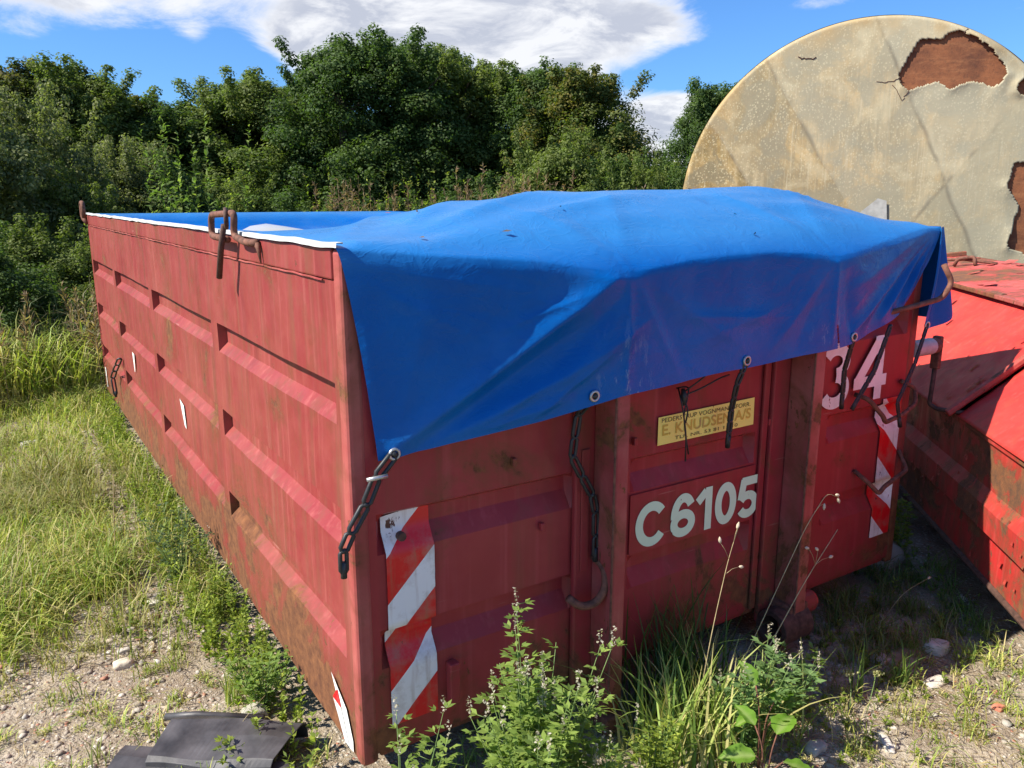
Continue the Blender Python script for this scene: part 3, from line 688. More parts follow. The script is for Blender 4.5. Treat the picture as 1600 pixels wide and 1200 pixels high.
# debris lying on the tarp
def zt_at(x, y):
    i = np.argmin((Xt - x) ** 2 + (Yt - y) ** 2); return float(Zt.ravel()[i])
rs = np.random.RandomState(5)
V = []; F = []
for k in range(36):
    x = rs.uniform(.2, 2.3); y = rs.uniform(-.05, .45) if k < 13 else rs.uniform(1.0, 5.0); z = zt_at(x, y) + .003
    L_ = rs.uniform(.006, .02) * (.8 if k < 13 else 2.2); an = rs.uniform(0, 6.3); b0 = len(V)
    dx, dy = cos(an) * L_, sin(an) * L_
    V += [(x - dx, y - dy, z), (x - dy * .4, y + dx * .4, z + L_ * .3), (x + dx, y + dy, z + L_ * rs.uniform(0, .8)), (x + dy * .4, y - dx * .4, z)]; F.append((b0, b0 + 1, b0 + 2, b0 + 3))
tag(pm('leaf_litter', V, F, M_bark), 'scattered dry leaf bits lying on top of the blue tarpaulin', kind='stuff')
# pale water puddle with a torn rag
def puddle(cx, cy, a_, b_, m, name, lab, cat):
    V = []; n = 40; zz_ = []
    for k in range(n):
        an = 2 * pi * k / n; r = 1 + .35 * (float(vnoise(cos(an) * 2 + 5, sin(an) * 2 + 5, 4)) - .5)
        x = cx + a_ * cos(an) * r; y = cy + b_ * sin(an) * r; V.append((x, y, zt_at(x, y) + .006))
    V.append((cx, cy, zt_at(cx, cy) + .008))
    tag(pm(name, V, [(k, (k + 1) % n, n) for k in range(n)], m, None, True), lab, cat)
M_puddle, _n, _b = mat('painted_puddle_reflection'); _b.inputs['Base Color'].default_value = (.50, .49, .46, 1); _b.inputs['Roughness'].default_value = .25  # pale base colour painted in place of the reflected sky
puddle(1.35, 4.1, .85, 1.0, M_puddle, 'puddle', 'shallow puddle, painted with pale sky reflection, in the sag of the blue tarpaulin', 'puddle')
V = []; F = []
for i in range(9):
    t_ = i / 8; V += [(.95 + .12 * t_, 2.3 + .05 * sin(t_ * 5), zt_at(.95, 2.3) + .01 + .05 * (1 - t_) ** 3), (.97 + .12 * t_, 2.42 + .04 * sin(t_ * 6 + 1), zt_at(.95, 2.4) + .012 + .03 * sin(t_ * 4))]
for i in range(8): F.append((2 * i, 2 * i + 2, 2 * i + 3, 2 * i + 1))
tag(pm('torn_scrap', V, F, M_tarp, None, True), 'small curled torn scrap standing up on the tarp sag', 'scrap')

# ------------------------------------------------------------- rubber straps
def strap(path, label, wd=.0095, link_l=.045, th=.0042, group=None, end=True):
    P_ = [Vector(p) for p in path]; root = empty('rubber_strap', P_[0], label, 'strap', group)
    seg = []; 
    for a, b_ in zip(P_[:-1], P_[1:]):
        L = (b_ - a).length; k = max(1, int(round(L / link_l)))
        for j in range(k): seg.append((a.lerp(b_, j / k), a.lerp(b_, (j + 1) / k)))
    for i, (a, b_) in enumerate(seg):
        d_ = (b_ - a).normalized(); L = (b_ - a).length; side = d_.cross(Vector((0, 1, 0))).normalized()
        pts = []
        hw = wd * (1. if i < len(seg) - 1 else .8)
        for t_, s_ in ((.0, -.45), (.12, -1), (.5, -1), (.88, -1), (1., -.45), (1., .45), (.88, 1), (.5, 1), (.12, 1), (0, .45)):
            pts.append(a + d_ * L * t_ + side * hw * s_ - P_[0])
        MB().tube(pts, th, 6, closed=True).build('link', M_rubber, root, True)
        if i % 2 == 0: MB().tube([a - side * hw * .8 - P_[0], a + side * hw * .8 - P_[0]], th * 1.25, 6).build('crossbar', M_rubber, root, True)
    if end: MB().tube([P_[-1] - d_ * .03 - P_[0], P_[-1] + d_ * .014 - P_[0]], [.008, .009], 8).build('end_tab', M_rubber, root, True)
    return root
strap([EP['e1'], (.062, -.035, 1.045), (.030, -.032, .974), (-.014, -.03, .905), (-.036, -.028, .86), (-.037, -.028, .80)], 'black rubber link strap on the tarp corner ring next to the sunlit side', .011, .062, .0058)
strap([EP['e2'], (.680, -.075, 1.13), (.672, -.07, 1.06), (.668, -.065, 1.00), (.71, -.060, .93), (.755, -.055, .86), (.772, -.052, .80), (.775, -.05, .72), (.775, -.05, .65)], 'long doubled black rubber strap ending at the hook on the left post', .0095, .058, .0056)
strap([EP['e3'], (1.305, -.11, 1.15), (1.33, -.07, 1.05), (1.345, -.05, .925)], 'straight black rubber strap hanging over the yellow company sticker', .008, .05, .0055)
strap([EP['e4'], (1.90, -.09, 1.13), (1.93, -.07, .985)], 'black rubber strap hanging down over the white digit three', .007, .05, .006)
strap([(2.16, -.09, 1.27), (2.10, -.08, 1.10), (2.02, -.06, .965)], 'slanting black rubber strap crossing the white digit four', .007, .05, .0055)
strap([EP['e6'], (2.36, -.085, 1.10), (2.26, -.09, .955), (2.30, -.085, .86)], 'black rubber strap from the corner ring to the bent tie bar', .006, .05, .005)
strap([(-.02, 4.26, .66), (-.035, 4.50, .53), (-.04, 4.62, .46), (-.035, 4.60, .33)], 'black rubber strap low on the far end of the sunlit side', .014, .11, .006)
# clip on the first strap
MB().tube([(.03, -.045, 1.045), (.085, -.05, 1.048)], .006, 8).build('clip', M_zinc, None, True)
bpy.data.objects['clip'].parent = bpy.data.objects['rubber_strap']; bpy.data.objects['clip'].location = -Vector(EP['e1'])
# black string tied on a lug above the yellow sticker
sg = empty('black_string', (1.13, -.04, 1.12), 'knotted black string dangling in front of the yellow sticker', 'string')
ssg = [[(0, .03, .02), (.03, 0, .03), (.01, -.01, -.02), (0, -.01, -.06), (.01, -.01, -.12), (.03, -.01, -.20)], [(0, .02, .02), (-.015, -.01, -.01), (-.005, -.015, -.06), (.005, -.02, -.13), (.012, -.015, -.22)],
       [(.0, .0, .01), (.04, -.03, .05), (.10, -.055, .10)], [(0, 0, .0), (.06, -.02, .02), (.14, -.03, .05), (.18, -.03, .055)], [(0, -.005, .0), (.02, -.01, -.05), (.01, -.01, -.09)]]
for q in ssg: MB().tube(bend(q, .03), .0028, 5).build('strand', M_rubber, sg, True)
kn = MB(); kn.tube([(0, .0, .025), (0, -.008, .0), (.0, -.005, -.03)], [.006, .011, .005], 8); kn.build('knot', M_rubber, sg, True)

# ------------------------------------------------------------- lidded red container on the right
PR = (2.80, -.42, 0); rz = math.atan2(-.663, .748)
rc = empty('lidded_container', PR, 'bright red steel container with sloping lids and peeling paint at the right', 'container', None, rz)
N0 = -.26; T0, T1 = -1.3, 2.95; ZT = .81; ZB2 = .27
ribs2 = [(ZB2, 0), (.455, 0), (.478, -.035), (.575, -.035), (.625, 0), (ZT, 0)]
zz2 = brk(ZB2, ZT, [q for q, _ in ribs2], .03)
def w2(U, Z, dn): return np.stack([N0 + np.interp(Z, [q for q, _ in ribs2], [q for _, q in ribs2]) + dn, U, Z], -1)
wallgrid('side_panel', np.linspace(T0, T1, 90), zz2, w2, M_wall2, rc, .006, 12, True)
def w3(U, Z, dn): return np.stack([1.88 - N0 - .52 - np.interp(Z, [q for q, _ in ribs2], [q for _, q in ribs2]) - dn, U, Z], -1)
wallgrid('side_panel', np.linspace(T0, T1, 30), zz2, w3, M_wall2, rc, .006, 13)
NM = .68; N1 = 2 * NM - N0
for t_ in (T0, T1):
    pr = [(N0, ZB2), (N1, ZB2), (N1, ZT), (1.19, 1.235), (NM, 1.30), (.17, 1.235), (N0, ZT)]
    V = [(a_, t_ - .012, z) for a_, z in pr] + [(a_, t_ + .012, z) for a_, z in pr]; k = len(pr)
    pm('end_panel', V, [tuple(range(k)), tuple(range(k, 2 * k))[::-1]] + [(j, k + j, k + (j + 1) % k, (j + 1) % k) for j in range(k)], M_wall2, rc)
MB().box(N0 + .02, N1 - .02, T0, T1, ZB2 + .005, ZB2 + .03).build('floor', M_dark, rc)
for n_0 in (NM - .45, NM + .45): MB().box(n_0 - .05, n_0 + .05, T0 + .1, T1 - .1, .05, ZB2 + .004).build('skid_rail', M_rustd, rc)
MB().tube([(N0 - .002, T0, ZB2), (N0 - .002, T1, ZB2)], .013, 8).build('lower_rim', M_rustd, rc)
MB().box(N0 - .012, N0 + .03, T0, T1, ZT - .004, ZT + .022).build('upper_rim', M_wall2, rc, bevel=.004)
def slab(name, a, b_, t0, t1, th, m, dent=.004, seed=0, nu=40, nt_=80):
    (n0, z0), (n1, z1) = a, b_; us = np.linspace(0, 1, nu); ts = np.linspace(t0, t1, nt_); U, T = np.meshgrid(us, ts)
    L = math.hypot(n1 - n0, z1 - z0); nn = np.array([-(z1 - z0) / L, (n1 - n0) / L])
    dn = (fbm(U * 3, T * 2, seed) - .5) * dent * 2 + (fbm(U * 12, T * 10, seed + 3) - .5) * dent * .6
    X = n0 + U * (n1 - n0) + nn[0] * dn; Z = z0 + U * (z1 - z0) + nn[1] * dn
    P = np.stack([X, T, Z], -1).reshape(-1, 3); k = nu
    ii = np.arange((nt_ - 1) * (nu - 1)); a_ = (ii // (nu - 1)) * nu + ii % (nu - 1)
    o = link(bpy.data.objects.new(name, fast_mesh(name, P, np.stack([a_, a_ + 1, a_ + nu + 1, a_ + nu], 1), 4, m=m, smooth=True)), rc)
    so_ = o.modifiers.new('s', 'SOLIDIFY'); so_.thickness = th; so_.offset = -1
    return o
lid = slab('lid', (-.315, .835), (.175, 1.255), .20, T1 + .02, .008, M_lid, .008, 3)
slab('lid', (-.285, .836), (.165, 1.236), T0, .185, .008, M_lid, .005, 5)
slab('lid', (N1 + .05, .80), (1.20, 1.235), T0, T1 + .02, .008, M_lid, .005, 6)
rf = slab('roof_panel', (.135, 1.272), (NM, 1.345), T0, T1 + .02, .010, M_roof2, .010, 8)
slab('roof_panel', (NM, 1.345), (1.225, 1.272), T0, T1 + .02, .010, M_roof2, .010, 9)
# edge beams
def beam(name, p0, p1, w_, h_, m, par=rc, bevel=.004):
    a = Vector(p0); b_ = Vector(p1); d_ = (b_ - a); L = d_.length; q = d_.to_track_quat('Y', 'Z')
    mb = MB().box(-w_ / 2, w_ / 2, 0, L, -h_ / 2, h_ / 2); o = mb.build(name, m, par, bevel=bevel)
    o.location = a; o.rotation_mode = 'QUATERNION'; o.rotation_quaternion = q
    return o
beam('lid_edge_bar', (-.318, .205, .842), (.165, .205, 1.272), .034, .022, M_roof2)
beam('lid_edge_bar', (-.325, T1, .832), (.165, T1, 1.275), .05, .028, M_roof2)
beam('ridge_bar', (.14, T0, 1.262), (.14, T1, 1.262), .035, .022, M_post)
beam('hinge_gap_shade', (.185, T0, 1.243), (.185, T1, 1.243), .03, .02, M_dark)  # solid dark bar standing in for shade in the gap below the roof
beam('roof_edge_bar', (.14, T1, 1.285), (NM, T1, 1.36), .05, .03, M_roof2)
for t_ in np.arange(-.9, 2.8, .62): MB().tube([(.16, t_, 1.262), (.16, t_ + .14, 1.262)], .019, 10).build('hinge_barrel', M_rust, rc)
beam('latch_plate', (-.19, 1.55, .960), (-.06, 1.62, 1.065), .05, .012, M_roof2)
MB().tube(bend([(-.20, 1.50, .975), (-.22, 1.50, .985), (-.22, 1.60, .985), (-.17, 1.62, .99)], .01), .008, 8).build('latch_loop', M_rust, rc, True)
for t_ in (2.35,):
    MB().tube(bend([(.40, t_, 1.312), (.41, t_ - .02, 1.36), (.50, t_ - .05, 1.375), (.50, t_ - .08, 1.325)], .02), .012, 8).build('lifting_lug', M_rust, rc, True)
    MB().tube(bend([(.30, t_ + .1, 1.345), (.46, t_ - .0, 1.355), (.60, t_ - .15, 1.34)], .02), .010, 8).build('lifting_bar', M_rust, rc, True)
# loose curled paint flakes on roof and lids
rs = np.random.RandomState(11); V = []; F = []
def flake(n_, t_, z_, up, L_, an):
    b0 = len(V); c, s_ = cos(an), sin(an)
    for i in range(4):
        u = i / 3
        for j, wv_ in enumerate((-.35, .0, .4)):
            jit = rs.uniform(-.12, .12)
            a_ = (u + jit) * L_; b2 = (wv_ + jit) * L_
            h = .002 + up * L_ * u * u
            nn, tt = n_ + a_ * c - b2 * s_, t_ + a_ * s_ + b2 * c
            V.append((nn, tt, z_ + (nn - n_) * slope + h))
    for i in range(3):
        for j in range(2): a = b0 + 3 * i + j; F.append((a, a + 1, a + 4, a + 3))
slope = .073 / .545
for k in range(24):
    n_ = rs.uniform(.16, .66); t_ = rs.uniform(-1, 2.9); flake(n_, t_, 1.275 + (n_ - .135) * slope, rs.uniform(.03, .14), rs.uniform(.03, .10), rs.uniform(-.6, .6) + rs.choice([0, pi]))
fl = pm('loose_paint_flakes', V, F, M_roof2, rc); fl['kind'] = 'stuff'
V = []; F = []; slope = .857
for k in range(22):
    n_ = rs.uniform(-.28, -.12) if k % 2 else rs.uniform(-.2, .15); t_ = rs.uniform(-1, 2.5) if k % 3 else rs.uniform(.24, .5)
    flake(n_, t_, .835 + (n_ + .315) * slope + .008, rs.uniform(.1, .35), rs.uniform(.012, .035), rs.uniform(-.6, .6))
fl = pm('loose_paint_flakes', V, F, M_lid, rc); fl['kind'] = 'stuff'
# curled flakes on wall
V = []; F = []
for k in range(90):
    t_ = rs.uniform(-.6, 2.2); z_ = rs.uniform(.32, .78); L_ = rs.uniform(.008, .022); b0 = len(V)
    off = float(np.interp(z_, [q for q, _ in ribs2], [q for _, q in ribs2]))
    for i in range(4):
        for j in range(3):
            V.append((N0 + off - .005 - .3 * L_ * (i / 3) ** 2, t_ + (j - 1) * L_ * .4 + rs.uniform(-.2, .2) * L_, z_ - L_ * i / 3 + rs.uniform(-.15, .15) * L_))
    for i in range(3):
        for j in range(2): a = b0 + 3 * i + j; F.append((a, a + 1, a + 4, a + 3))
fl = pm('loose_paint_flakes', V, F, M_wall2, rc); fl['kind'] = 'stuff'

# ------------------------------------------------------------- tank
tk = empty('storage_tank', (5.685, 2.443, 1.629), 'huge round tank end with a peeling beige coating and rust showing through', 'tank', None, -.82)
RR = 1.578
def tankskin():
    m, n, b = mat('weathered_tank_coating'); o = n.obj(); x, y, z = n.sep(o)
    c = n.mix(n.mapr(n.noise(o, 1.3, 6, .62), .40, .60), (.40, .31, .15, 1), (.33, .28, .17, 1))
    c = n.mix(n.mapr(n.noise(n.scl(o, 1, 1, 1, (3, 1, 5)), 1.7, 5, .6), .46, .58, 0, .85), c, (.50, .35, .12, 1))
    c = n.mix(n.mapr(n.noise(n.scl(o, 1, 1, 1, (8, 2, 1)), 1.5, 6, .65), .48, .60, 0, .9), c, (.15, .13, .065, 1))
    c = n.mix(n.mapr(n.noise(n.scl(o, 1, 1, 1, (1, 9, 4)), 1.2, 5, .6), .52, .64, 0, .7), c, (.44, .40, .31, 1))
    c = n.mix(n.mapr(n.noise(n.scl(o, 18, 18, 1.3, rot=(0, .35, 0)), 1., 5, .6), .48, .66, 0, .6), c, (.55, .50, .38, 1))
    c = n.mix(n.mapr(n.noise(o, 30, 5, .7), .45, .65, 0, .3), c, (.15, .13, .075, 1))
    sq = n.noise(n.scl(o, 30, 30, 2.5, rot=(0, -.5, 0)), 1., 4, .6)
    c = n.mix(n.mapr(sq, .56, .66, 0, .5), c, (.16, .145, .09, 1))
    ang_ = n.m('ARCTAN2', n.m('ADD', z, .55), n.m('SUBTRACT', x, .25)); rf_ = n.m('POWER', n.m('ADD', n.m('MULTIPLY', x, x), n.m('MULTIPLY', z, z)), .5)
    fan = n.node('ShaderNodeCombineXYZ', {0: n.m('MULTIPLY', ang_, 3.2), 1: n.m('MULTIPLY', rf_, .5), 2: 0.}).outputs[0]
    fn = n.noise(fan, 1.6, 5, .6)
    c = n.mix(n.mapr(fn, .47, .56, 0, .7), c, (.24, .195, .10, 1)); c = n.mix(n.mapr(n.noise(fan, 14, 4, .6), .5, .66, 0, .35), c, (.52, .44, .27, 1))
    c = n.mix(n.mapr(n.noise(n.scl(o, 5, 5, 2, rot=(0, .6, 0)), 2.2, 6, .7), .46, .62, 0, .6), c, (.21, .17, .09, 1))
    c = n.mix(1., c, (1.06, .88, .60, 1), 'MULTIPLY')
    for rt, sc_ in ((.35, 70), (-.75, 60), (1.2, 50)):
        ln = n.noise(n.scl(o, sc_, 3, 1.6, rot=(0, rt, 0)), 1., 3, .6); ok_ = n.mapr(n.noise(n.scl(o, 1, 1, 1, (rt * 9, 2, 3)), 1.7, 3), .48, .58)
        c = n.mix(n.m('MULTIPLY', n.m('MULTIPLY', n.mapr(ln, .60, .66), ok_), .45), c, (.13, .11, .065, 1))
        c = n.mix(n.m('MULTIPLY', n.m('MULTIPLY', n.mapr(ln, .40, .34), ok_), .35), c, (.62, .55, .38, 1))
    bl = n.noise(n.scl(o, 1, 1, 1, (4, 4, 8)), 2.8, 5, .58, .6)
    c = n.mix(n.mapr(bl, .49, .57, 0, .75), c, (.20, .17, .10, 1)); c = n.mix(n.mapr(bl, .46, .36, 0, .45), c, (.55, .46, .27, 1))
    area = n.mapr(n.noise(o, 1.5, 4), .34, .48, .2, 1)
    wo = n.node('ShaderNodeVectorMath', operation='ADD'); n.put(wo.inputs[0], n.scl(o, 1, 1, .8)); 
    nn_ = n.node('ShaderNodeTexNoise', {'Vector': o, 'Scale': 30.}); vs = n.node('ShaderNodeVectorMath', operation='SCALE'); n.put(vs.inputs[0], nn_.outputs['Color']); vs.inputs['Scale'].default_value = .022
    n.put(wo.inputs[1], vs.outputs[0])
    d1 = n.mapr(n.vor(wo.outputs[0], 50), .20, .36, 1, 0); d2 = n.mapr(n.vor(wo.outputs[0], 30), .14, .25, 1, 0)
    dr_ = n.m('MULTIPLY', n.m('MAXIMUM', d1, d2), n.m('MULTIPLY', area, n.mapr(n.noise(o, 9, 4), .36, .50)))
    c = n.mix(n.m('MULTIPLY', dr_, .5), c, (.66, .56, .33, 1))
    # sheet seams (wide patches laid in different directions)
    sh = 0.
    for ang, off, ph in ((.55, -.12, .0), (-.62, .33, .4), (.62, -.66, .1), (.45, .62, .1)):
        u = n.m('ADD', n.m('MULTIPLY', x, cos(ang)), n.m('MULTIPLY', z, sin(ang)))
        u = n.m('ADD', u, n.m('MULTIPLY', n.m('SUBTRACT', n.noise(o, 2.5, 3), .5), .06))
        e_ = n.m('ABSOLUTE', n.m('SUBTRACT', u, off)); sh = n.m('MAXIMUM', sh, n.m('MULTIPLY', n.mapr(e_, .0, .028, .55, 0, True), n.mapr(n.noise(o, 1.9, 4), .42, .56)))
        c = n.mix(n.m('MULTIPLY', n.m('GREATER_THAN', u, off), .25), c, (.48, .45, .33, 1) if ang > 0 else (.20, .18, .10, 1))
    c = n.mix(sh, c, (.14, .12, .085, 1))
    rr_ = n.m('POWER', n.m('ADD', n.m('MULTIPLY', x, x), n.m('MULTIPLY', z, z)), .5)
    c = n.mix(n.m('MULTIPLY', n.mapr(rr_, 1.36, 1.58, 0, .7), n.mapr(n.noise(o, 3, 5), .45, .65)), c, (.45, .28, .10, 1))
    rs_ = n.mapr(n.noise(n.scl(o, 1, 1, 1, (2, 6, 9)), 3.3, 8, .7), .70, .73, 0, .8)
    c = n.mix(rs_, c, (.22, .08, .03, 1))
    n.put(b.inputs['Base Color'], c); b.inputs['Roughness'].default_value = .7; b.inputs['Specular IOR Level'].default_value = .35
    cr_ = n.vor(n.scl(o, 1, 1, 1), 7, 'DISTANCE_TO_EDGE')
    fib = n.noise(n.scl(o, 6, 6, 90, rot=(0, .9, 0)), 1., 3)
    h = n.m('ADD', n.m('MULTIPLY', dr_, .3), n.m('ADD', n.m('MULTIPLY', n.noise(o, 24, 7, .7), .5), n.m('ADD', n.m('MULTIPLY', fib, .25), n.m('MULTIPLY', n.noise(o, 3, 4), 2.5))))
    n.put(b.inputs['Normal'], n.bump(h, .22, .006))
    return m
M_tank = tankskin()
def rustm():
    m, n, b = mat('bare_rusted_plate'); o = n.obj()
    c = n.mix(n.mapr(n.noise(o, 2.6, 7, .7), .36, .62), (.12, .040, .018, 1), (.27, .095, .035, 1))
    c = n.mix(n.mapr(n.noise(n.scl(o, 2, 2, 11, rot=(0, .7, 0)), 2., 6, .7), .5, .72, 0, .7), c, (.36, .15, .06, 1))
    c = n.mix(n.mapr(n.noise(o, 30, 6, .8), .5, .7, 0, .6), c, (.06, .024, .014, 1))
    n.put(b.inputs['Base Color'], c); b.inputs['Roughness'].default_value = .85
    n.put(b.inputs['Normal'], n.bump(n.noise(o, 40, 8, .75), .5, .006)); return m
M_tankrust = rustm()
H1 = [(0.14, 1.1), (0.2, 1.27), (0.27, 1.38), (0.36, 1.37), (0.45, 1.36), (0.46, 1.41), (0.56, 1.42), (0.69, 1.38), (0.81, 1.29), (0.92, 1.16), (0.94, 1.09), (0.89, 1.0), (0.84, 0.98), (0.77, 1.03), (0.66, 1.03), (0.52, 0.98), (0.43, 1.04), (0.32, 1.0), (0.22, 0.98), (0.17, 1.02)]
H2 = [(1.07, .40), (1.15, .41), (1.36, .3), (1.42, .0), (1.30, -.34), (1.09, -.27), (1.11, -.11), (1.15, .04), (1.03, .22)]
H3 = [(1.05, 1.05), (1.11, 1.01), (1.08, .91), (1.02, .96)]
def sdist(px, pz, poly):
    """signed distance, negative inside"""
    d2 = np.full(px.shape, 1e9); ins = np.zeros(px.shape, bool); k = len(poly)
    for i in range(k):
        ax, az_ = poly[i]; bx, bz = poly[(i + 1) % k]
        t_ = np.clip(((px - ax) * (bx - ax) + (pz - az_) * (bz - az_)) / ((bx - ax) ** 2 + (bz - az_) ** 2), 0, 1)
        d2 = np.minimum(d2, (px - ax - t_ * (bx - ax)) ** 2 + (pz - az_ - t_ * (bz - az_)) ** 2)
        cond = ((az_ > pz) != (bz > pz)); xx = ax + (pz - az_) / np.where(abs(bz - az_) < 1e-9, 1e-9, bz - az_) * (bx - ax)
        ins ^= cond & (px < xx)
    return np.where(ins, -1, 1) * np.sqrt(d2)
nr, na = 150, 620
rr_ = np.linspace(.0001, RR, nr); aa = np.linspace(0, 2 * pi, na, endpoint=False)
Rg, Ag = np.meshgrid(rr_, aa, indexing='ij'); PX = Rg * np.cos(Ag); PZ = Rg * np.sin(Ag)
dome = lambda r: -.05 * (1 - (r / RR) ** 2) + .03 * np.clip((r - RR + .03) / .03, 0, 1) ** 2
sd = np.minimum(np.minimum(sdist(PX, PZ, H1), sdist(PX, PZ, H2)), sdist(PX, PZ, H3))
sd = sd + .045 * (fbm(PX * 9, PZ * 9, 3, 4) - .5) + .010 * (fbm(PX * 40, PZ * 40, 4, 2) - .5)
PY = dome(Rg) + .02 * (fbm(PX * 1.5 + 5, PZ * 1.5 + 5, 14) - .5) - .022 * np.exp(-np.clip(sd, 0, 9) / .05) * sstep(.35, .8, vnoise(PX * 5, PZ * 5, 6)) - .012
Vt = np.stack([PX, PY, PZ], -1).reshape(-1, 3)
ii = np.arange((nr - 1) * na); i0 = ii // na; j0 = ii % na; j1 = (j0 + 1) % na
Fq = np.stack([i0 * na + j0, (i0 + 1) * na + j0, (i0 + 1) * na + j1, i0 * na + j1], 1)
keep = sd.reshape(-1)[Fq].mean(1) > 0
sk = link(bpy.data.objects.new('end_coating', fast_mesh('end_coating', Vt, Fq[keep], 4, m=M_tank, smooth=True)), tk)
so_ = sk.modifiers.new('s', 'SOLIDIFY'); so_.thickness = .006; so_.offset = -1
V = [(r * cos(a), dome(r) + .006, r * sin(a)) for r in np.linspace(.0001, RR - .02, 30) for a in np.linspace(0, 2 * pi, 120, endpoint=False)]
F = [(i * 120 + j, (i + 1) * 120 + j, (i + 1) * 120 + (j + 1) % 120, i * 120 + (j + 1) % 120) for i in range(29) for j in range(120)]
pm('steel_end', V, F, M_tankrust, tk, True)
V = [(RR * (1 - .004 * y) * cos(a), y, RR * (1 - .004 * y) * sin(a)) for y in (.006, .03, 1., 2., 3., 4.) for a in np.linspace(0, 2 * pi, 160, endpoint=False)]
F = [(i * 160 + j, i * 160 + (j + 1) % 160, (i + 1) * 160 + (j + 1) % 160, (i + 1) * 160 + j) for i in range(5) for j in range(160)] + [tuple(range(5 * 160, 6 * 160))]
pm('shell', V, F, M_tank, tk, True)
# pale torn patch & cracks
pm('loose_patch', [(-.13, -.074, -.05), (.06, -.075, .12), (.13, -.074, .10), (.15, -.073, -.08)], [(0, 3, 2, 1)], M_hem if False else simple('grey_patch', (.42, .41, .37), .6, 0, 20, .2, .5), tk)
def crack(pts, r=.005):
    q = []
    for a, b_ in zip(pts[:-1], pts[1:]):
        for t_ in np.linspace(0, 1, 7)[:-1]:
            x = a[0] + (b_[0] - a[0]) * t_ + rs.uniform(-.008, .008); z = a[1] + (b_[1] - a[1]) * t_ + rs.uniform(-.008, .008)
            i = np.argmin((PX - x) ** 2 + (PZ - z) ** 2); q.append((x, float(PY.ravel()[i]) - .001, z))
    MB().tube(q, r, 5).build('crack_edge', M_rustd, tk, True)
crack([(.16, 1.08), (.06, 1.05), (-.05, 1.06)], .003); crack([(.22, .98), (.18, .91), (.08, 1.05)], .0025); crack([(.58, 1.41), (.63, 1.46)], .003)
crack([(-.66, 1.275), (-.59, 1.255), (-.51, 1.265)], .005)

# ------------------------------------------------------------- vegetation builders
def leafarr(C, D, N, L, Wd):
    """diamond leaves: base C, axis D, normal N, length L, width Wd -> verts"""
    S_ = np.cross(D, N); S_ /= np.linalg.norm(S_, axis=1)[:, None] + 1e-9
    L = L[:, None]; Wd = Wd[:, None]
    v0 = C; v2 = C + D * L; mid = C + D * L * .45
    v1 = mid + S_ * Wd * .5 + N * Wd * .18; v3 = mid - S_ * Wd * .5 + N * Wd * .18
    return np.stack([v0, v1, v2, v3], 1).reshape(-1, 3)
def rnd_dir(rs, n, up=0.):
    d_ = rs.normal(size=(n, 3)); d_[:, 2] += up; return d_ / np.linalg.norm(d_, axis=1)[:, None]
def crown_mesh(name, seed, h, wr, base_z, nclump, per, leaf, cols, clr=(.22, .42), shape=.5, spikes=10):
    rs = np.random.RandomState(seed)
    cen = []
    k = 0
    lob = [(rs.uniform(-.45, .45) * wr, rs.uniform(-.45, .45) * wr, rs.uniform(.25, .85) * h, rs.uniform(.35, .62) * wr) for _ in range(9)]
    while len(cen) < nclump:
        t_ = rs.uniform(0, 1); z = base_z + t_ * (h - base_z); rad_ = wr * (min(1, (1 - t_) * 2.4 + .10) ** .6) * (1 - .25 * max(0, .3 - t_))
        a = rs.uniform(0, 2 * pi); q = rs.uniform(0, 1) ** .42
        x, y = rad_ * q * cos(a), rad_ * q * sin(a)
        f_ = fbm(np.array(x * .9 + seed), np.array(z * .9 + y * .7), seed)
        if f_ < .36: continue
        cen.append((x, y, z))
    for i in range(spikes):
        a = rs.uniform(0, 2 * pi); q = rs.uniform(0, .7) * wr; zz_ = h * rs.uniform(.80, .98)
        for j in range(5): cen.append((q * cos(a) * (1 + .06 * j), q * sin(a) * (1 + .06 * j), zz_ + j * .11))
    cen = np.array(cen); n = len(cen)
    cr_ = rs.uniform(clr[0], clr[1], n); cr_[nclump:] *= .45
    pn = np.full(n, per); pn[nclump:] = per // 3
    idx = np.repeat(np.arange(n), pn); m_ = len(idx)
    off = rnd_dir(rs, m_) * (rs.uniform(0, 1, m_) ** .45)[:, None] * cr_[idx][:, None]; off[:, 2] *= .8
    C = cen[idx] + off
    D = rnd_dir(rs, m_, -.25); N = off / (np.linalg.norm(off, axis=1)[:, None] + 1e-6) + rnd_dir(rs, m_) * .6 + np.array([0, 0, .5]); N /= np.linalg.norm(N, axis=1)[:, None]
    D = D - N * (D * N).sum(1)[:, None]; D /= np.linalg.norm(D, axis=1)[:, None] + 1e-9
    L = rs.uniform(.7, 1.3, m_) * leaf; Wd = L * rs.uniform(.5, .75, m_)
    V = leafarr(C, D, N, L, Wd)
    cl = np.array(cols); ci = rs.randint(0, len(cl), n); base = cl[ci][idx] * rs.uniform(.8, 1.2, n)[idx][:, None]
    alt = cl[rs.randint(0, len(cl), m_)]; mixf = (rs.uniform(0, 1, m_) < .25)[:, None]
    c = np.where(mixf, alt, base) * rs.uniform(.75, 1.25, m_)[:, None]
    c = np.repeat(c, 4, axis=0)
    F = np.arange(m_ * 4).reshape(-1, 4)
    return fast_mesh(name, V, F, 4, col=c, m=M_leaf)
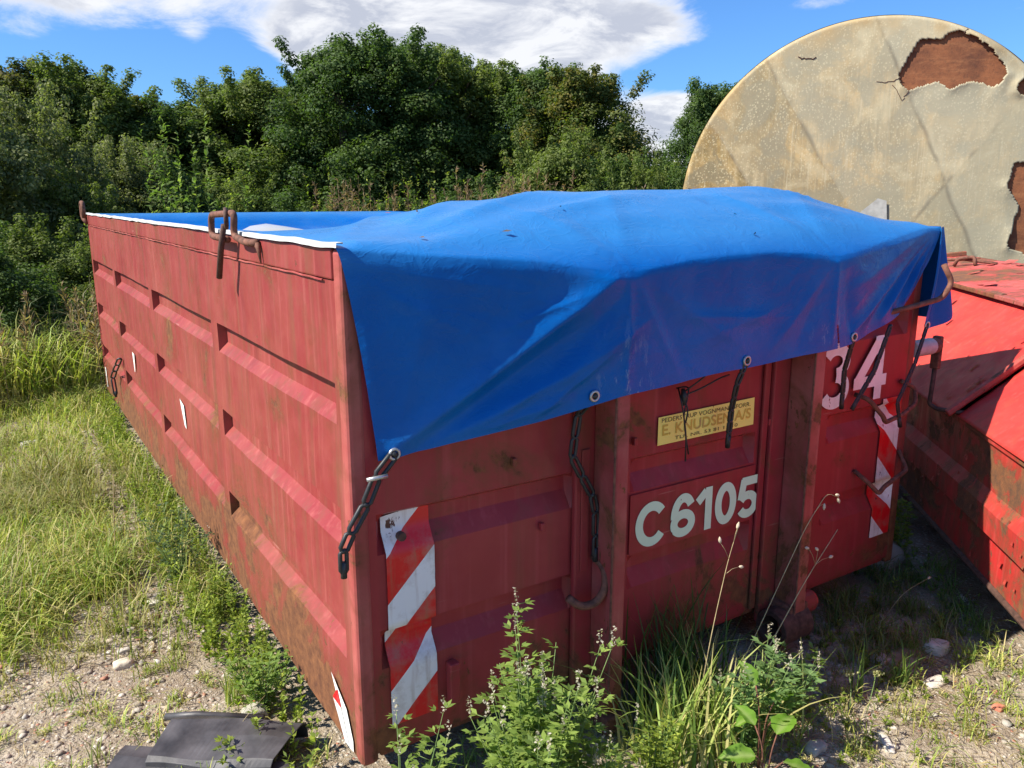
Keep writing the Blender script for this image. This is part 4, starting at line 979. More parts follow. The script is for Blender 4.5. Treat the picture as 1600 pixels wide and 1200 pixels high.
def trunk_mesh(name, seed, h, r0, nl=9):
    rs = np.random.RandomState(seed); mb = MB()
    pts = [(rs.uniform(-.05, .05) * i, rs.uniform(-.05, .05) * i, h * .9 * i / 6) for i in range(7)]
    mb.tube(pts, [r0 * (1 - .8 * i / 6) for i in range(7)], 8)
    for k in range(nl):
        i = rs.randint(1, 6); p = pts[i]; a = rs.uniform(0, 2 * pi); L = h * rs.uniform(.12, .20)
        q = [(p[0] + cos(a) * L * t_, p[1] + sin(a) * L * t_, p[2] + L * .8 * t_ + .05 * sin(t_ * 9)) for t_ in (0, .3, .65, 1.)]
        mb.tube(q, [r0 * .4, r0 * .28, r0 * .16, r0 * .06], 5)
    me = bpy.data.meshes.new(name); me.from_pydata([tuple(v) for v in mb.v], [], mb.f); me.materials.append(M_bark); me.update(); return me
def at(azd, D): return (CAM[0] + D * sin(rad(azd)), CAM[1] + D * cos(rad(azd)))
OAK = [(.080, .130, .034), (.066, .112, .030), (.098, .148, .038), (.056, .094, .026)]
ASH = [(.13, .17, .042), (.11, .15, .036), (.155, .19, .048)]
GOLD = [(.12, .14, .035), (.09, .12, .028), (.19, .17, .04), (.07, .10, .024)]
WIL = [(.17, .19, .075), (.14, .165, .068), (.20, .215, .085)]
BRN = [(.14, .125, .045), (.095, .11, .036), (.065, .09, .028)]
TV = {}
for k, (seed, cols) in {'oak': (1, OAK), 'oak2': (2, OAK), 'ash': (3, ASH), 'gold': (4, GOLD), 'brown': (5, BRN), 'ash2': (6, ASH)}.items():
    TV[k] = (crown_mesh('crown', seed, 5., 1.55, .15, 330, 230, .062, cols, spikes=40), trunk_mesh('trunk', seed + 20, 5., .13))
def plant_tree(kind, azd, D, H, wsc, label, group='trees in the hedge row behind', name='tree', rot=0.):
    x, y = at(azd, D); o = empty(name, (x, y, float(gz(x, y)) - .03), label, 'tree', group, rot)
    c = bpy.data.objects.new('crown', TV[kind][0]); t_ = bpy.data.objects.new('trunk', TV[kind][1])
    for q in (t_, c): link(q, o)
    o.scale = (wsc, wsc, H / 5.65)
    return o
TREES = [('brown', 2.0, 19, 4.5, 1.2, 'brown tinged bushy tree at the far left of the tree row'), ('ash', 5.8, 18.5, 4.45, 1.05, 'feathery light green tree second from the left of the row'),
         ('gold', 8.6, 19.5, 4.1, .85, 'small yellowish tree in the left dip of the row'), ('oak2', 11.6, 19, 3.9, 1.2, 'lowest tree of the row, behind the long rim of the container'),
         ('ash2', 15.4, 18.5, 4.5, 1.1, 'pale green tree under the left edge of the big cloud'), ('oak', 18.6, 20, 4.60, 1.1, 'dark tree just left of the tallest dark tree'),
         ('oak2', 21.6, 17.5, 5.15, 1.05, 'tallest dark green tree left of the middle of the row'), ('oak', 24.6, 18, 5.25, 1.1, 'tall dark green oak in the middle of the row'),
         ('ash', 27.9, 19, 5.30, 1.15, 'lighter green airy tree right of the tallest oak'), ('ash2', 31.0, 19.5, 4.95, 1.1, 'mid green tree between the airy tree and the golden tree'),
         ('oak', 34.4, 18.5, 4.80, .95, 'dark green narrow topped tree near the right end of the row'), ('gold', 37.4, 17.5, 4.55, 1.05, 'golden tinged tree near the right end of the row'),
         ('oak2', 39.4, 17, 3.3, .7, 'last dark tree at the right end of the row'),
         ('oak', 46.0, 15, 3.9, .62, 'separate dark tree beside the round tank'),
         ('oak', -3.0, 21, 5.2, 1.3, 'broad dark tree beyond the left picture edge'), ('ash2', -8, 23, 5.0, 1.3, 'pale tree farthest out beyond the left edge')]
for i, (k, a, D, H, ws, lab) in enumerate(TREES): plant_tree(k, a, D, H, ws, lab, rot=i * 1.3)
for i, a in enumerate(np.arange(-4, 41, 4.6)):
    plant_tree(['oak', 'oak2', 'ash2'][i % 3], float(a), 23.5, 3.9, 1.35, 'shaded tree standing in the second row behind the hedge trees', 'shaded trees of the second row', rot=i * 2.1)
# shrubs
SV = {'willow': crown_mesh('foliage', 31, 2., 1.15, .05, 300, 190, .037, WIL, (.12, .26), spikes=30), 'green': crown_mesh('foliage', 32, 2., 1.1, .05, 300, 180, .040, ASH, (.12, .25), spikes=26),
      'dark': crown_mesh('foliage', 33, 2., 1.2, .05, 300, 160, .044, OAK, (.14, .28), spikes=20)}
ST = trunk_mesh('stems', 77, 1.8, .035, 12)
def shrub(kind, azd, D, H, ws, label, group='shrubs in front of the tree row', rot=0.):
    x, y = at(azd, D); o = empty('shrub', (x, y, float(gz(x, y)) - .02), label, 'shrub', group, rot)
    link(bpy.data.objects.new('foliage', SV[kind]), o); link(bpy.data.objects.new('stems', ST), o); o.scale = (ws, ws, H / 2.1)
for i, q in enumerate([('willow', -1.0, 12.0, 2.75, 1.25, 'big grey green willow shrub at the left picture edge'), ('willow', 2.6, 13.2, 2.75, 1.1, 'grey green willow shrub beside the left edge one'), ('green', 4.6, 12.2, 1.9, .85, 'low bright green shrub in front of the willow shrubs'),
                       ('willow', 7.2, 14.5, 2.3, 1.1, 'rounded willow shrub above the far container corner'), ('dark', 10.2, 14.5, 2.1, .9, 'dark shrub in the shade right of the rounded willow'), ('green', 13.2, 15.5, 1.9, 1.2, 'mid green shrub under the dip of the tree row'),
                       ('dark', 17.2, 15.5, 1.6, 1.2, 'dark shrub below the pale green tree'), ('dark', 21, 15.3, 1.5, 1.1, 'low shrub at the foot of the tallest dark tree'), ('dark', 24.6, 15, 1.5, 1.1, 'dark shrub below the oak in the middle'),
                       ('dark', 28.4, 15, 1.6, 1.2, 'dark shrub behind the left slope of the tarp hump'), ('dark', 32, 14.8, 1.9, 1.2, 'medium height shrub behind the tarp hump'), ('green', 35.8, 14.3, 2.5, 1.15, 'tall light green shrub below the golden tree'),
                       ('dark', 39.5, 14.2, 2.1, 1.0, 'dark shrub at the right end of the tree row'), ('green', 42.2, 13.5, 2.12, .85, 'low shrub in the sky gap left of the tank'), ('dark', 44.8, 13.5, 2.15, .8, 'dark low shrub touching the tank outline'),
                       ('dark', -11, 13, 2.6, 1.3, 'dark shrub beyond the left picture edge'), ('green', 1.5, 10.6, 1.35, .9, 'knee high leafy shrub at the left edge in front'), ('green', 4.6, 10.2, 1.15, .7, 'small yellow green shrub next to the far container corner'), ('dark', -1.5, 9.2, 1.3, .8, 'dark low shrub at the very left in front')]):
    shrub(*q, rot=i * 1.1)

# ------------------------------------------------------------- grass and herbs
def blades(name, X, Y, H, W_, lean, cols, seed, label, mat_=M_grass, zoff=0., curve=.6):
    rs = np.random.RandomState(seed); n = len(X); Z = gz(X, Y) - .005 + zoff
    a = rs.uniform(0, 2 * pi, n); d_ = np.stack([np.cos(a), np.sin(a), np.zeros(n)], 1); s_ = np.stack([-np.sin(a), np.cos(a), np.zeros(n)], 1)
    b_ = np.stack([X, Y, Z], 1); ln = lean * rs.uniform(.2, 1.3, n); up = np.array([0, 0, 1.])
    H = H[:, None]; W_ = W_[:, None]; ln = ln[:, None]
    m1 = b_ + up * H * .5 + d_ * H * ln * .22; m2 = b_ + up * H * (.85 - .12 * ln) + d_ * H * ln * .62; t_ = b_ + up * H * (1 - .35 * ln) + d_ * H * ln * 1.15
    V = np.stack([b_ - s_ * W_ * .5, b_ + s_ * W_ * .5, m1 + s_ * W_ * .5, m1 - s_ * W_ * .5, m2 + s_ * W_ * .35, m2 - s_ * W_ * .35, t_, t_ + s_ * W_ * .02], 1).reshape(-1, 3)
    i = np.arange(n)[:, None] * 8
    F = np.concatenate([i + np.array([0, 1, 2, 3]), i + np.array([3, 2, 4, 5]), i + np.array([5, 4, 7, 6])], 0)
    cl = np.array(cols)[rs.randint(0, len(cols), n)] * rs.uniform(.7, 1.3, n)[:, None]
    q1 = fbm(X * 1.7 + 3, Y * 1.7, 19)[:, None]; q2 = sstep(.5, .68, fbm(X * 2.3, Y * 2.3 + 5, 29))[:, None]
    cl = cl * (.55 + .9 * q1); cl = cl * (1 - .4 * q2) + np.array([[.36, .30, .14]]) * rs.uniform(.6, 1.1, n)[:, None] * .4 * q2
    me = fast_mesh(name, V, F, 4, col=np.repeat(cl, 8, axis=0), m=mat_)
    return tag(link(bpy.data.objects.new(name, me)), label, kind='stuff')
GR = [(.28, .34, .06), (.22, .30, .055), (.36, .38, .08), (.42, .39, .12), (.50, .42, .20), (.18, .26, .05)]
GB = [(.13, .20, .04), (.10, .17, .035), (.17, .24, .05)]
def inside(x, y):   # under containers / tank
    c1 = (x > .02) & (x < 2.48) & (y > .05) & (y < 5.5)
    n_ = (x - 2.8) * .748 + (y + .42) * -.663; t_ = (x - 2.8) * .663 + (y + .42) * .748
    return c1 | ((n_ > -.2) & (n_ < 1.5) & (t_ > -1.3) & (t_ < 9))
rs = np.random.RandomState(3)
def dens(x, y):
    """how grassy the ground is, 0..1"""
    n1_ = fbm(x * 1.2 + 7, y * 1.2 + 3, 71); n2_ = fbm(x * 4, y * 4, 72)
    left = sstep(1.15, 2.0, y + .25 * (n2_ - .5) + .5 * (x + .35) * 0) * (x < .05)
    patch = .85 * np.exp(-(((x + .62) / .42) ** 2 + ((y - 5.15) / .42) ** 2) * 1.2)
    path = np.exp(-((x + .27) / .10) ** 2) * sstep(1.2, 1.7, y) * (1 - sstep(4.0, 5.2, y)) * .8
    g = left * (.55 + 1.0 * sstep(.35, .6, n1_)) * (1 - .97 * patch) * (1 - path)
    g = np.where(y > 6.2, 1.0, g)
    g = np.where((x > .05) & (y < .3), 0, g)
    return np.clip(g * (.5 + .5 * sstep(.38, .52, n2_)), 0, 1)
def scatter(n, x0, x1, y0, y1, fn, pw=1.):
    x = rs.uniform(x0, x1, n); y = y0 + (y1 - y0) * rs.uniform(0, 1, n) ** pw
    k = (rs.uniform(0, 1, n) < fn(x, y)) & ~inside(x, y); return x[k], y[k]
# near left lawn
x, y = scatter(120000, -2.6, .0, 1.0, 6.5, dens, 1.25)
h_ = (.035 + .17 * rs.uniform(0, 1, len(x)) ** 2) * (.6 + .9 * fbm(x * 1.5, y * 1.5, 5)) * (1 + .25 * sstep(3, 6, y)); blades('grass', x, y, h_, np.full(len(x), .0042), 1.0, GR, 1, 'short sunlit grass left of the maroon container')
x, y = scatter(2600, -1.6, -.25, 1.7, 4.6, lambda a, b: dens(a, b) * sstep(.45, .62, fbm(a * 2.2, b * 2.2, 55)))
blades('grass', x, y, .16 + .18 * rs.uniform(0, 1, len(x)), np.full(len(x), .005), .9, GR + [(.36, .32, .16)] * 2, 2, 'taller grass tufts in the left lawn')
x, y = scatter(60000, -7, .0, 6.2, 20, lambda a, b: a * 0 + 1., 1.6)
blades('grass', x, y, (.22 + .45 * rs.uniform(0, 1, len(x)) ** 1.5) * (.6 + .9 * fbm(x, y, 8)), .006 + y * .0005, .8, [(.18, .24, .055), (.14, .20, .05), (.24, .27, .08), (.33, .30, .14), (.12, .17, .045)], 3, 'tall rough grass between the lawn and the shrubs')
x, y = scatter(42000, -3.4, .0, 5.7, 11, lambda a, b: .35 + .65 * sstep(.4, .55, fbm(a * 1.3, b * 1.3, 33)), 1.)
blades('grass', x, y, (.25 + .5 * rs.uniform(0, 1, len(x)) ** 1.3) * (.6 + .8 * fbm(x * 1.1, y * 1.1, 34)), np.full(len(x), .010), .8, [(.30, .37, .07), (.24, .32, .06), (.38, .40, .10), (.46, .42, .18)], 6, 'bright yellow green tall grass beyond the lawn')
x, y = scatter(26000, -2, 9, 6.0, 19, lambda a, b: a * 0 + 1., 1.)
blades('grass', x, y, .4 + .6 * rs.uniform(0, 1, len(x)), .010 + y * .0004, .6, [(.12, .16, .05), (.22, .20, .10), (.10, .14, .04)], 4, 'tall grass growing behind the maroon container')
# sparse tufts on bare gravel
def tufts(name, n, x0, x1, y0, y1, seed, h, lab, cols=GR, per=22, ok=None):
    rs_ = np.random.RandomState(seed); cx = rs_.uniform(x0, x1, n); cy = rs_.uniform(y0, y1, n)
    k = ~inside(cx, cy); 
    if ok is not None: k &= ok(cx, cy)
    cx = cx[k]; cy = cy[k]; i = np.repeat(np.arange(len(cx)), per); sc_ = rs_.uniform(.3, 1.2, len(cx))[i]
    X = cx[i] + rs_.normal(0, .022, len(i)) * sc_; Y = cy[i] + rs_.normal(0, .022, len(i)) * sc_
    blades(name, X, Y, h * sc_ * rs_.uniform(.4, 1.1, len(i)), np.full(len(i), .0035), 1.1, cols, seed, lab)
tufts('grass', 260, -1.5, 0., -.6, 1.6, 11, .07, 'sparse grass tufts on the gravel at the lower left')
tufts('grass', 420, 1.0, 4.2, -1.9, -.35, 12, .075, 'sparse grass tufts on the sunlit gravel at the lower right')
tufts('grass', 420, 1.8, 3.3, -.42, 1.2, 13, .13, 'shaded grass between the two containers', GB + [(.22, .2, .1)], 26)
tufts('grass', 120, -1.0, 2.8, -1.5, -.2, 14, .08, 'grass tufts in front of the container face')
tufts('grass', 40, .1, .95, -.32, .05, 15, .12, 'dim grass under the container lip', GB)
# low broadleaf weeds as ground cover
def herb(name, X, Y, H, per, leaf, cols, seed, label, stems=True, dirn=1.4, spread=.35):
    rs_ = np.random.RandomState(seed); n = len(X); i = np.repeat(np.arange(n), per); m_ = len(i)
    a = rs_.uniform(0, 2 * pi, n); tl = rs_.uniform(0, spread, n); t_ = rs_.uniform(.08, 1, m_)
    Z0 = gz(X, Y); h_ = H * rs_.uniform(.5, 1.2, n)
    C = np.stack([X[i] + np.cos(a[i]) * tl[i] * h_[i] * t_, Y[i] + np.sin(a[i]) * tl[i] * h_[i] * t_, Z0[i] + h_[i] * t_], 1)
    D = rnd_dir(rs_, m_, .35); D[:, 2] = np.abs(D[:, 2]) * .6 + .1; D /= np.linalg.norm(D, axis=1)[:, None]
    N = np.array([0, 0, 1.]) + rnd_dir(rs_, m_) * .5; N -= D * (D * N).sum(1)[:, None]; N /= np.linalg.norm(N, axis=1)[:, None]
    L = leaf * rs_.uniform(.6, 1.3, m_) * (1.1 - .5 * t_)
    V = leafarr(C, D, N, L, L * rs_.uniform(.32, .5, m_)); cl = np.array(cols)[rs_.randint(0, len(cols), m_)] * rs_.uniform(.75, 1.25, m_)[:, None]
    F = np.arange(m_ * 4).reshape(-1, 4); c = np.repeat(cl, 4, axis=0)
    if stems:
        w_ = .0015; b_ = np.stack([X, Y, Z0 - .01], 1); tp = np.stack([X + np.cos(a) * tl * h_, Y + np.sin(a) * tl * h_, Z0 + h_], 1)
        s_ = np.stack([-np.sin(a), np.cos(a), np.zeros(n)], 1) * w_; s2 = np.stack([np.cos(a), np.sin(a), np.zeros(n)], 1) * w_
        SV_ = np.concatenate([np.stack([b_ - s_, b_ + s_, tp + s_ * .4, tp - s_ * .4], 1), np.stack([b_ - s2, b_ + s2, tp + s2 * .4, tp - s2 * .4], 1)], 0).reshape(-1, 3)
        F = np.concatenate([F, np.arange(len(SV_)).reshape(-1, 4) + len(V)], 0); V = np.concatenate([V, SV_], 0); c = np.concatenate([c, np.tile([[.14, .15, .06]], (len(SV_), 1))], 0)
    me = fast_mesh(name, V, F, 4, col=c, m=M_leaf); return me
LG = [(.20, .27, .045), (.15, .21, .04), (.27, .33, .055), (.32, .37, .06)]
def stuffherb(*a, **k):
    me = herb(*a, **k); return tag(link(bpy.data.objects.new(a[0], me)), a[7], kind='stuff')
x, y = scatter(520, -.20, -.005, .2, 5.4, lambda a, b: .12 + .88 * sstep(.42, .55, fbm(a * 3, b * 1.6, 91)))
stuffherb('ground_weeds', x, y, .17, 34, .030, LG, 21, 'bright green weeds along the foot of the sunlit side')
x, y = scatter(3800, -2.2, -.1, 1.3, 6.3, lambda a, b: .15 + dens(a, b) * .7)
stuffherb('ground_weeds', x, y, .085, 18, .030, LG, 22, 'low clover like weeds among the left grass')
x, y = scatter(1500, -3.2, -.05, 5.8, 9.6, lambda a, b: a * 0 + .9)
stuffherb('ground_weeds', x, y, .42, 50, .055, LG + [(.22, .30, .06)], 23, 'knee high herbs beside the far container corner')
x, y = scatter(260, .15, 2.3, -.75, -.12, lambda a, b: a * 0 + .6)
stuffherb('ground_weeds', x, y, .06, 16, .022, LG, 24, 'low weeds on the gravel before the container face')
x, y = scatter(300, 1.8, 3.2, -.4, 1.1, lambda a, b: a * 0 + .5)
stuffherb('ground_weeds', x, y, .07, 16, .025, LG, 25, 'low weeds in the shaded gap between the containers')
x, y = scatter(60, 1.5, 4, -1.6, -.5, lambda a, b: a * 0 + .5)
stuffherb('ground_weeds', x, y, .04, 14, .02, LG, 26, 'tiny weeds on the lower right gravel')
# tall leafy stems and dry stalks showing above the container rim
rs = np.random.RandomState(8)
def band(n, a0, a1, d0, d1):
    A_ = np.radians(rs.uniform(a0, a1, n)); D_ = rs.uniform(d0, d1, n); return CAM[0] + D_ * np.sin(A_), CAM[1] + D_ * np.cos(A_)
x, y = band(26, 9, 14.5, 9, 9.9); stuffherb('tall_weeds', x, y, 2.15, 110, .10, [(.16, .24, .06), (.13, .20, .05), (.22, .27, .08)], 31, 'tall leafy yellow green stems rising behind the far rim', spread=.08)
x, y = band(120, 14, 36, 9.5, 11); stuffherb('tall_weeds', x, y, 1.75, 60, .07, LG + [(.16, .15, .07)], 32, 'weeds just showing above the container rim', spread=.15)
def plumes(n, a0, a1, d0, d1, H, cols, seed, label, per=70):
    rs_ = np.random.RandomState(seed); X, Y = band(n, a0, a1, d0, d1); i = np.repeat(np.arange(n), per); m_ = len(i); t_ = rs_.uniform(.45, 1, m_)
    h_ = H * rs_.uniform(.88, 1.06, n); a = rs_.uniform(0, 6.28, n); tl = rs_.uniform(0, .12, n); side = rs_.choice([-1, 1], m_) * rs_.uniform(0, 1, m_)
    C = np.stack([X[i] + np.cos(a[i]) * tl[i] * h_[i] * t_, Y[i] + np.sin(a[i]) * tl[i] * h_[i] * t_, h_[i] * t_], 1)
    D = rnd_dir(rs_, m_, 1.2); N = rnd_dir(rs_, m_); N -= D * (D * N).sum(1)[:, None]; N /= np.linalg.norm(N, axis=1)[:, None]; L = .16 * (1.15 - t_) + .03
    V = leafarr(C, D, N, L, np.full(m_, .012)); cl = np.array(cols)[rs_.randint(0, len(cols), m_)] * rs_.uniform(.7, 1.3, m_)[:, None]
    b_ = np.stack([X, Y, np.zeros(n)], 1); tp = np.stack([X + np.cos(a) * tl * h_, Y + np.sin(a) * tl * h_, h_], 1); s_ = np.array([[.84, -.54, 0]]) * .004
    SV_ = np.stack([b_ - s_, b_ + s_, tp + s_ * .3, tp - s_ * .3], 1).reshape(-1, 3)
    F = np.arange(len(V) + len(SV_)).reshape(-1, 4); c = np.concatenate([np.repeat(cl, 4, axis=0), np.tile([[.25, .18, .10]], (len(SV_), 1))], 0)
    tag(link(bpy.data.objects.new('dry_seed_stalks', fast_mesh('dry_seed_stalks', np.concatenate([V, SV_]), F, 4, col=c, m=M_leaf))), label, kind='stuff')
DRY = [(.24, .16, .10), (.30, .21, .13), (.18, .12, .08)]
plumes(34, 19.5, 27, 9.6, 10.4, 1.86, DRY, 41, 'brown dry seed stalks above the far rim')
plumes(46, 29, 37, 8.4, 9.2, 1.98, DRY, 42, 'brown dry seed stalks behind the tarp hump')
plumes(9, 0, 6, 7.5, 9, .95, DRY + [(.35, .28, .17)], 43, 'dry seed stalks standing in the left weeds')
plumes(24, 41, 45, 9.5, 10.2, 1.80, [(.30, .24, .18), (.35, .25, .2), (.14, .18, .07)], 44, 'dry flowering stalks left of the tank')

# individual foreground plants
def weed_plant(name, base, H, nst, label, cat='weed', leaf=.030, cols=LG, seed=1, spread=.35, per=60, flowers=0, lean=(0, 0)):
    rs_ = np.random.RandomState(seed); root = empty(name, (base[0], base[1], float(gz(base[0], base[1])) - .01), label, cat)
    mb = MB(); V = []; cs = []; FV = []
    for k in range(nst):
        a = rs_.uniform(0, 2 * pi); sp = rs_.uniform(.1, 1) * spread; h_ = H * rs_.uniform(.70, 1.05) * (1 - .3 * sp)
        pts = [Vector((cos(a) * sp * h_ * t_ ** 1.2 + lean[0] * t_ * h_, sin(a) * sp * h_ * t_ ** 1.2 + lean[1] * t_ * h_, h_ * t_)) for t_ in np.linspace(0, 1, 8)]
        mb.tube(pts, [.0030 - .0003 * j for j in range(8)], 5)
        for j in range(per):
            t_ = rs_.uniform(.12, 1.0); f_ = t_ * 7; i0_ = min(int(f_), 6); p = pts[i0_].lerp(pts[i0_ + 1], f_ - i0_)
            b2 = rs_.uniform(0, 2 * pi); out = Vector((cos(b2), sin(b2), rs_.uniform(.1, .8))).normalized()
            q = p + out * rs_.uniform(.006, .05) * (1.2 - t_ * .6)
            if rs_.uniform() < .3: mb.tube([p, q], .0011, 3)
            for w_ in (-1, 0, 1):   # three leaflets
                d_ = Euler((0, 0, w_ * .75)).to_matrix() @ Vector((out.x, out.y, out.z * .6)); d_.normalize()
                V.append((q, d_, leaf * rs_.uniform(.6, 1.1)))
        if flowers and rs_.uniform() < .8:
            tp = pts[-1]
            for j in range(flowers):
                FV.append((tp + Vector((rs_.normal(0, .003), rs_.normal(0, .003), -.002 + .05 * j / flowers)), Vector(rnd_dir(rs_, 1, .4)[0]), .008))
    mb.build('stems', M_stem, root, True)
    def leaves(lst, nm, cols_, wr, m_):
        C = np.array([q[0] for q in lst]); D = np.array([q[1] for q in lst]); L = np.array([q[2] for q in lst]); n = len(L)
        N = np.array([0, 0, 1.]) + rnd_dir(rs_, n) * .45; N -= D * (D * N).sum(1)[:, None]; N /= np.linalg.norm(N, axis=1)[:, None]
        Vv = leafarr(C, D, N, L, L * wr); c = np.array(cols_)[rs_.randint(0, len(cols_), n)] * rs_.uniform(.8, 1.2, n)[:, None]
        lo_ = link(bpy.data.objects.new(nm, fast_mesh(nm, Vv, np.arange(n * 4).reshape(-1, 4), 4, col=np.repeat(c, 4, axis=0), m=m_)), root); lo_['kind'] = 'stuff'
    leaves(V, 'leaves', cols, .42, M_leaf)
    if FV: leaves(FV, 'flower_spikes', [(.55, .50, .42), (.40, .36, .28)], .7, M_leaf)
    return root
AL = [(.20, .28, .065), (.16, .23, .055), (.26, .34, .08)]
weed_plant('tall_weed', (.28, -.45), .70, 36, 'bushy green weed standing before the left post', leaf=.029, cols=AL, seed=3, spread=.34, per=52, flowers=22)
weed_plant('tall_weed', (.38, -.52), .46, 22, 'lower green weed leaning against the bushy one', leaf=.028, cols=AL, seed=4, spread=.55, per=36, flowers=16)
weed_plant('small_weed', (-.03, -.33), .47, 10, 'small green weed at the foot of the hazard strip', leaf=.028, cols=AL, seed=6, spread=.5, per=24, flowers=14)
weed_plant('tall_weed', (1.12, -.43), .40, 10, 'grey green weed in the middle of the grass clump', leaf=.033, cols=[(.18, .28, .10), (.15, .24, .09)], seed=8, spread=.5, per=34, flowers=26)
weed_plant('tall_weed', (1.38, -.38), .26, 7, 'low sprawling weed right of the grass clump', leaf=.030, cols=AL, seed=9, spread=1.0, per=22)
weed_plant('tall_weed', (.72, -.40), .30, 8, 'feathery weed at the foot of the left post', leaf=.022, cols=LG, seed=10, spread=.5, per=36)
weed_plant('tall_weed', (-.16, 1.72), .45, 9, 'dark thin stemmed weed leaning on the sunlit side', leaf=.020, cols=[(.07, .11, .05), (.09, .14, .06)], seed=12, spread=.6, per=40, flowers=8)
weed_plant('tall_weed', (-.10, .62), .26, 9, 'bright green weed at the near end of the sunlit side', leaf=.022, cols=[(.18, .28, .06), (.22, .30, .07)], seed=13, spread=.8, per=36)
weed_plant('tall_weed', (2.75, .12), .34, 4, 'single upright weed in the gap between the containers', leaf=.030, cols=LG, seed=14, spread=.12, per=40)
weed_plant('small_weed', (-.29, .36), .13, 4, 'tiny weed in front of the black plastic', leaf=.022, cols=LG, seed=15, spread=.5, per=20)
# broad leaves
def broad(base, label, seed, leaves_):
    root = empty('sapling', (base[0], base[1], float(gz(base[0], base[1]))), label, 'sapling'); rs_ = np.random.RandomState(seed)
    mb = MB()
    for (dx, dy, dz, a, L, tilt) in leaves_:
        L *= 1.15; dz *= 1.15
        mb.tube(bend([(0, 0, 0), (dx * .4, dy * .4, dz * .8), (dx, dy, dz)], .03), .0022, 5)
        n = 9; V = []; F = []
        for i in range(n + 1):
            t_ = i / n; w_ = L * .29 * math.sin(pi * t_ ** .8) ** .8 if 0 < t_ < 1 else 0.0005
            for j, s_ in enumerate((-1, -.5, 0, .5, 1)):
                ser = 1 + .05 * (i % 2); V.append((t_ * L, s_ * w_ * ser, .12 * L * abs(s_) * math.sin(pi * t_) - .22 * L * t_ * t_ + .004 * sin(i * 2.2) * abs(s_)))
        for i in range(n):
            for j in range(4): q = 5 * i + j; F.append((q, q + 1, q + 6, q + 5))
        Mx = Matrix.Translation((dx, dy, dz)) @ Euler((rs_.uniform(-.3, .3), tilt, a)).to_matrix().to_4x4()
        V = np.array([tuple(Mx @ Vector(v)) for v in V]); c = np.tile([[.16, .30, .035]], (len(V), 1)) * rs_.uniform(.85, 1.15)
        c = c.reshape(n + 1, 5, 3); c[:, 2] = (.30, .40, .12); c = c.reshape(-1, 3)
        link(bpy.data.objects.new('leaf', fast_mesh('leaf', V, np.array(F), 4, col=c, m=M_leaf, smooth=True)), root)
    mb.build('stem', M_rust, root, True)
broad((.97, -.60), 'young sapling with broad serrated leaves below the grass clump', 1, [(.06, .02, .17, .3, .10, -.2), (-.05, .0, .16, 2.6, .09, -.1), (.03, -.03, .13, -.9, .09, .1), (-.04, -.05, .10, -2.3, .085, .1), (.0, .05, .20, 1.6, .07, -.5), (.08, -.05, .08, -.4, .07, .1)])
broad((1.06, -.50), 'broad leaved shoot inside the grass clump above the sapling', 2, [(.05, .0, .20, .2, .095, -.1), (-.04, -.02, .20, 2.9, .07, .0), (.0, .03, .25, 1.5, .075, -.7), (.02, -.03, .18, -.7, .07, .1)])
# arching grass clump
def clump(base, n, H, label, seed, wd=.006, cols=None, sp=.08, lean=.8):
    rs_ = np.random.RandomState(seed); mbV = []; F = []; cs = []
    root_z = float(gz(base[0], base[1])) - .01
    cols = cols or [(.25, .34, .07), (.18, .28, .06), (.36, .40, .12), (.42, .38, .15)]
    for k in range(n):
        a = rs_.uniform(0, 2 * pi); L = H * rs_.uniform(.5, 1.1); bx, by = rs_.normal(0, sp, 2); ln = rs_.uniform(.15, 1) * lean; c = np.array(cols[rs_.randint(len(cols))]) * rs_.uniform(.8, 1.2)
        b0 = len(mbV); tw = rs_.uniform(-.5, .5)
        for i in range(8):
            t_ = i / 7; ang = ln * t_ * 1.9; r = L * (1 - cos(ang)) / max(.1, ln * 1.9); z = L * sin(ang) / max(.1, ln * 1.9)
            w_ = wd * (1 - t_ ** 2.2) * .5 + .0004
            mbV += [(bx + cos(a) * r - sin(a + tw) * w_, by + sin(a) * r + cos(a + tw) * w_, z), (bx + cos(a) * r + sin(a + tw) * w_, by + sin(a) * r - cos(a + tw) * w_, z)]; cs += [c, c]
            if i: q = b0 + 2 * i; F.append((q - 2, q - 1, q + 1, q))
    me = fast_mesh('blades', np.array(mbV), np.array(F), 4, col=np.array(cs), m=M_grass, smooth=True)
    o = bpy.data.objects.new('grass_clump', me); o.location = (base[0], base[1], root_z); link(o); tag(o, label, 'grass clump'); return o
clump((.93, -.32), 170, .40, 'big arching grass clump between the two posts', 1, .0085)
clump((1.16, -.34), 110, .36, 'grass clump left of the right post', 2, .007)
clump((1.12, -.12), 140, .50, 'dark grass growing behind the big clump against the container face', 3, .007, [(.08, .15, .035), (.06, .12, .03)])
clump((1.86, -.46), 26, .17, 'small grass tuft beside the pale stones', 4, .006, GB, .02)
clump((1.66, -.40), 14, .26, 'thin grass tuft by the yellow flower heads', 5, .006, GB, .02, .5)
clump((-.18, .72), 40, .15, 'grass tuft behind the black plastic', 6, .005, [(.26, .33, .08), (.38, .36, .14)], .02, .6)
clump((-.42, 1.95), 60, .26, 'light green upright grass tuft in the left strip', 7, .006, [(.22, .32, .07), (.28, .34, .09)], .04, .5)
clump((-.85, 1.95), 160, .34, 'straggly grass tuft at the left picture edge', 8, .005, GR + [(.38, .34, .18)] * 3, .10, .7)
clump((-.80, 2.5), 120, .30, 'second straggly tuft behind the left edge one', 9, .005, GR, .10, .7)
clump((-.35, .30), 16, .11, 'little tuft against the front of the black plastic', 10, .004, GR, .02)
clump((-.62, .62), 18, .13, 'little yellowing tuft at the left end of the plastic', 11, .004, [(.3, .32, .12)], .02)
